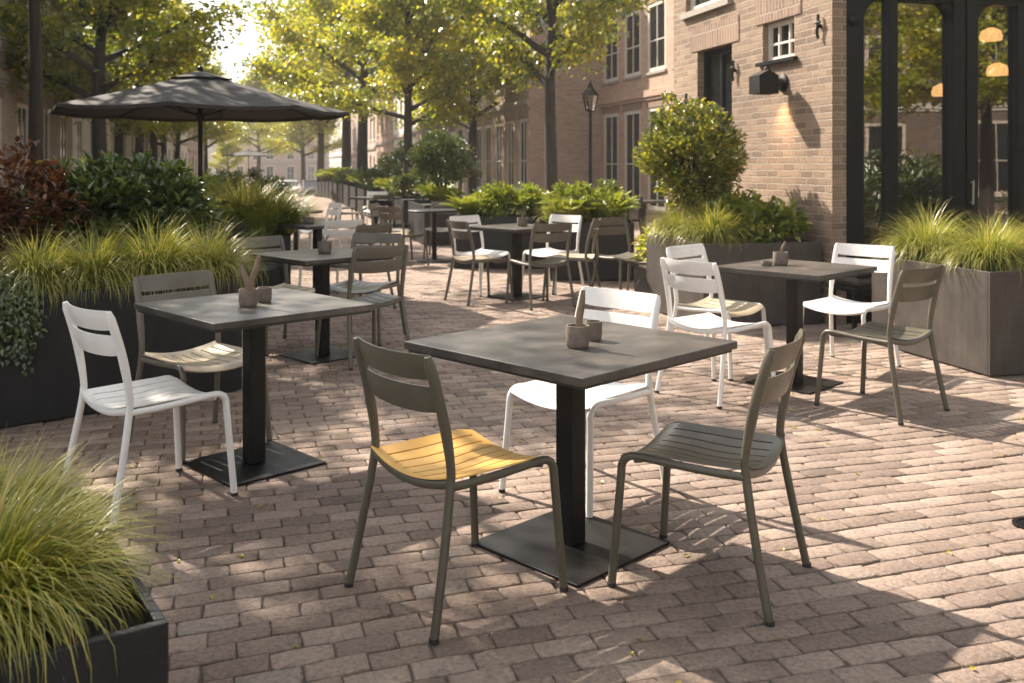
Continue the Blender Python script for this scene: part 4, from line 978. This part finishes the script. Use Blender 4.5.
# street lamp, drain pipe
t = empty('street_lamp', (1.98, 24, 0), .3, 'old fashioned black lantern street lamp before the grey gap between houses', 'street lamp')
m = MB(); m.lathe([(.09, 0), (.09, .5), (.06, .6), (.045, .9), (.035, 2.6), (.05, 2.65), (.03, 2.72)], 14); m.build('post', M['black'], t, smooth=50)
m = MB()
for k in range(4):
    a = math.pi/2*k+math.pi/4; m.tube([(.12*math.cos(a), .12*math.sin(a), 2.76), (.21*math.cos(a), .21*math.sin(a), 3.15)], .012, 6)
m.lathe([(.02, 2.72), (.12, 2.75), (.12, 2.77)], 4); m.lathe([(.23, 3.15), (.23, 3.17), (.09, 3.33), (.05, 3.42), (.01, 3.52)], 4); o = m.build('lantern', M['black'], t)
m = MB()
for k in range(4):
    a = math.pi/2*k+math.pi/4; b = a+math.pi/2; m.quad([(.115*math.cos(a), .115*math.sin(a), 2.77), (.115*math.cos(b), .115*math.sin(b), 2.77), (.20*math.cos(b), .20*math.sin(b), 3.14), (.20*math.cos(a), .20*math.sin(a), 3.14)])
m.build('lantern_glass', M['glass'], t)
# drain cover
t = empty('drain_cover', (2.01, 3.66, .004), R(18), 'small dark drain cover at the right edge of the paving', 'drain')
m = MB(); m.lathe([(.075, -.01), (.075, .004), (.06, .004), (.058, -.001)], 24); m.build('rim', M['black'], t, smooth=40)
m = MB()
for i in range(-3, 4): m.box(i*.016-.004, i*.016+.004, -.05, .05, -.006, .002)
m.build('grate', M['black'], t)

# ------------------------------------------------------------------ cars
def car(label, x, y, rz, body):
    t = empty('parked_car', (x, y, zg(y)), rz, label, 'car', 'cars parked far down the street')
    bmt = paint('car_'+body, {'white': (.7, .7, .7), 'silver': (.4, .41, .42), 'dark': (.04, .045, .05)}[body], .25, .03, dirt_amt=.05)
    st = [(-2.1, .78, .45, .80), (-2.0, .86, .30, .88), (-1.4, .88, .22, .92), (0, .88, .2, .93), (1.2, .88, .22, .90), (1.8, .85, .26, .82), (2.1, .72, .38, .66)]
    bm = bmesh.new(); rings = []
    for xx, w, zb, zt_ in st:
        rings.append([bm.verts.new((xx, s*w*f, z)) for s, f, z in ((-1, .92, zb), (-1, 1, (zb+zt_)/2), (-1, .93, zt_), (1, .93, zt_), (1, 1, (zb+zt_)/2), (1, .92, zb))])
    for a, b in zip(rings, rings[1:]):
        for i in range(6): j = (i+1) % 6; bm.faces.new((a[i], a[j], b[j], b[i]))
    bm.faces.new(rings[0]); bm.faces.new(rings[-1]); bmesh.ops.recalc_face_normals(bm, faces=bm.faces); me = bpy.data.meshes.new('body'); bm.to_mesh(me); bm.free(); me.materials.append(bmt)
    o = bpy.data.objects.new('body', me); COL.objects.link(o); o.parent = t; b = o.modifiers.new('bevel', 'BEVEL'); b.width = .05; b.segments = 3
    m = MB(); m.prism([(-1.95, .86), (-1.55, 1.36), (.25, 1.38), (1.15, .88)], -.72, .72); o = m.build('cabin_glass', M['pane'], t, .06)
    m = MB(); m.prism([(-1.6, 1.365), (-1.45, 1.43), (.15, 1.44), (.32, 1.385)], -.66, .66); m.build('roof', bmt, t, .03)
    for sx in (-1.3, 1.3):
        for sy in (-.82, .82):
            m = MB(); m.lathe([(.2, -.09), (.32, -.08), (.33, 0), (.32, .08), (.2, .09)], 20); w = m.build('wheel', M['rubber'], t, smooth=40); w.rotation_euler = (math.pi/2, 0, 0); w.location = (sx, sy, .33)
    for sy in (-.6, .6): m = MB(); m.box(2.03, 2.08, sy-.16, sy+.16, .58, .70); m.build('headlight', M['woodwhite'], t, .02)
    m = MB(); m.box(2.06, 2.10, -.4, .4, .42, .55); m.build('grille', M['rubber'], t, .01)
car('white car facing the camera at the end of the walkway', (290-512)/950*88, 88, R(-76), 'white')
car('dark car right of the white car far down the street', (312-512)/950*74, 74, R(-76), 'dark')
car('silver car partly hidden behind the far trees', (334-512)/950*60, 60, R(-76), 'silver')
car('pale hatchback parked by the houses behind the far trees', (383-512)/950*47, 47, R(-76), 'silver')
car('white car at the hazy left end of the street', (266-512)/950*96, 96, R(-76), 'white')

# hills
V = []; xs = np.linspace(-260, 160, 43)
for y in (260, 330, 420): V += [(x, y, {260: -2, 330: 14, 420: 30}[y]*(1 if y == 260 else (.7+.3*math.sin(x*.021)+.12*math.sin(x*.07+y)))) for x in xs]
F = [(j*43+i, j*43+i+1, (j+1)*43+i+1, (j+1)*43+i) for j in range(2) for i in range(42)]
tag(np_obj('hills', V, F, paint('hill_woods', (.07, .08, .04), .95, .5, scale=.05), smooth=True), kind='structure')

# fallen leaves
n = 420; P = np.stack([rng.uniform(-3.2, 4, n), rng.uniform(2.0, 12, n), np.full(n, .004)], 1); az = rng.uniform(0, 6.28, n)
V, F = leaves6(P, np.stack([np.cos(az), np.sin(az), rng.uniform(0, .2, n)], 1), np.array([0, 0, 1.])+rng.normal(0, .2, (n, 3)), rng.uniform(.012, .032, n), rng.uniform(.008, .02, n))
tag(np_obj('fallen_leaves', V, F, M['leaf_yellow'], rnd=np.repeat(rng.uniform(.3, 1, n), 6)), 'scattered small fallen leaves on the paving', 'leaves', kind='stuff')

# ------------------------------------------------------------------ haze
t = NT('haze_air'); pv = t.n('ShaderNodeVolumePrincipled'); pv.inputs['Color'].default_value = (.95, .93, .90, 1); pv.inputs['Density'].default_value = HAZE = .0012; pv.inputs['Anisotropy'].default_value = .0
t.l(pv.outputs[0], t.out.inputs['Volume'])
m = MB(); m.box(-420, 420, -310, 620, -4, 34); tag(m.build('haze', t.m), kind='stuff')

# ------------------------------------------------------------------ light, sky, camera
sun_dir = Vector((.54, -.53, -.65)).normalized()
L = bpy.data.lights.new('sun', 'SUN'); L.energy = 4.7; L.angle = R(.7); L.color = (1, .88, .74)
so = bpy.data.objects.new('sun', L); COL.objects.link(so); so.rotation_euler = sun_dir.to_track_quat('-Z', 'Y').to_euler()
w = bpy.data.worlds.new('World'); scn.world = w; w.use_nodes = True; nt = w.node_tree; nt.nodes.clear()
sky = nt.nodes.new('ShaderNodeTexSky'); sky.sky_type = 'NISHITA'; sky.sun_disc = False
sky.sun_elevation = math.asin(-sun_dir.z); sky.sun_rotation = math.atan2(-sun_dir.x, -sun_dir.y)
sky.air_density = 1.0; sky.dust_density = 1.6; sky.ozone_density = 1.0
bg = nt.nodes.new('ShaderNodeBackground'); bg.inputs[1].default_value = .11; ow = nt.nodes.new('ShaderNodeOutputWorld')
hs = nt.nodes.new('ShaderNodeHueSaturation'); hs.inputs['Saturation'].default_value = .2
nt.links.new(sky.outputs[0], hs.inputs['Color']); nt.links.new(hs.outputs[0], bg.inputs[0]); nt.links.new(bg.outputs[0], ow.inputs[0])
cd = bpy.data.cameras.new('camera'); cam = bpy.data.objects.new('camera', cd); COL.objects.link(cam)
cam.location = (0, 0, CAM_H); cam.rotation_euler = (R(90), 0, 0); cd.sensor_width = 36; cd.lens = 950/1024*36; cd.shift_y = -(341.5-165)/1024
cd.clip_start = .05; cd.clip_end = 3000
cd.dof.use_dof = True; cd.dof.focus_distance = 3.5; cd.dof.aperture_fstop = 4.5
scn.camera = cam
scn.view_settings.view_transform = 'Standard'; scn.view_settings.look = 'None'; scn.view_settings.gamma = 1; scn.view_settings.exposure = 1.55
scn.cycles.max_bounces = 8; scn.cycles.transparent_max_bounces = 16; scn.cycles.volume_bounces = 0
scn.cycles.use_denoising = True; scn.cycles.sample_clamp_indirect = 6
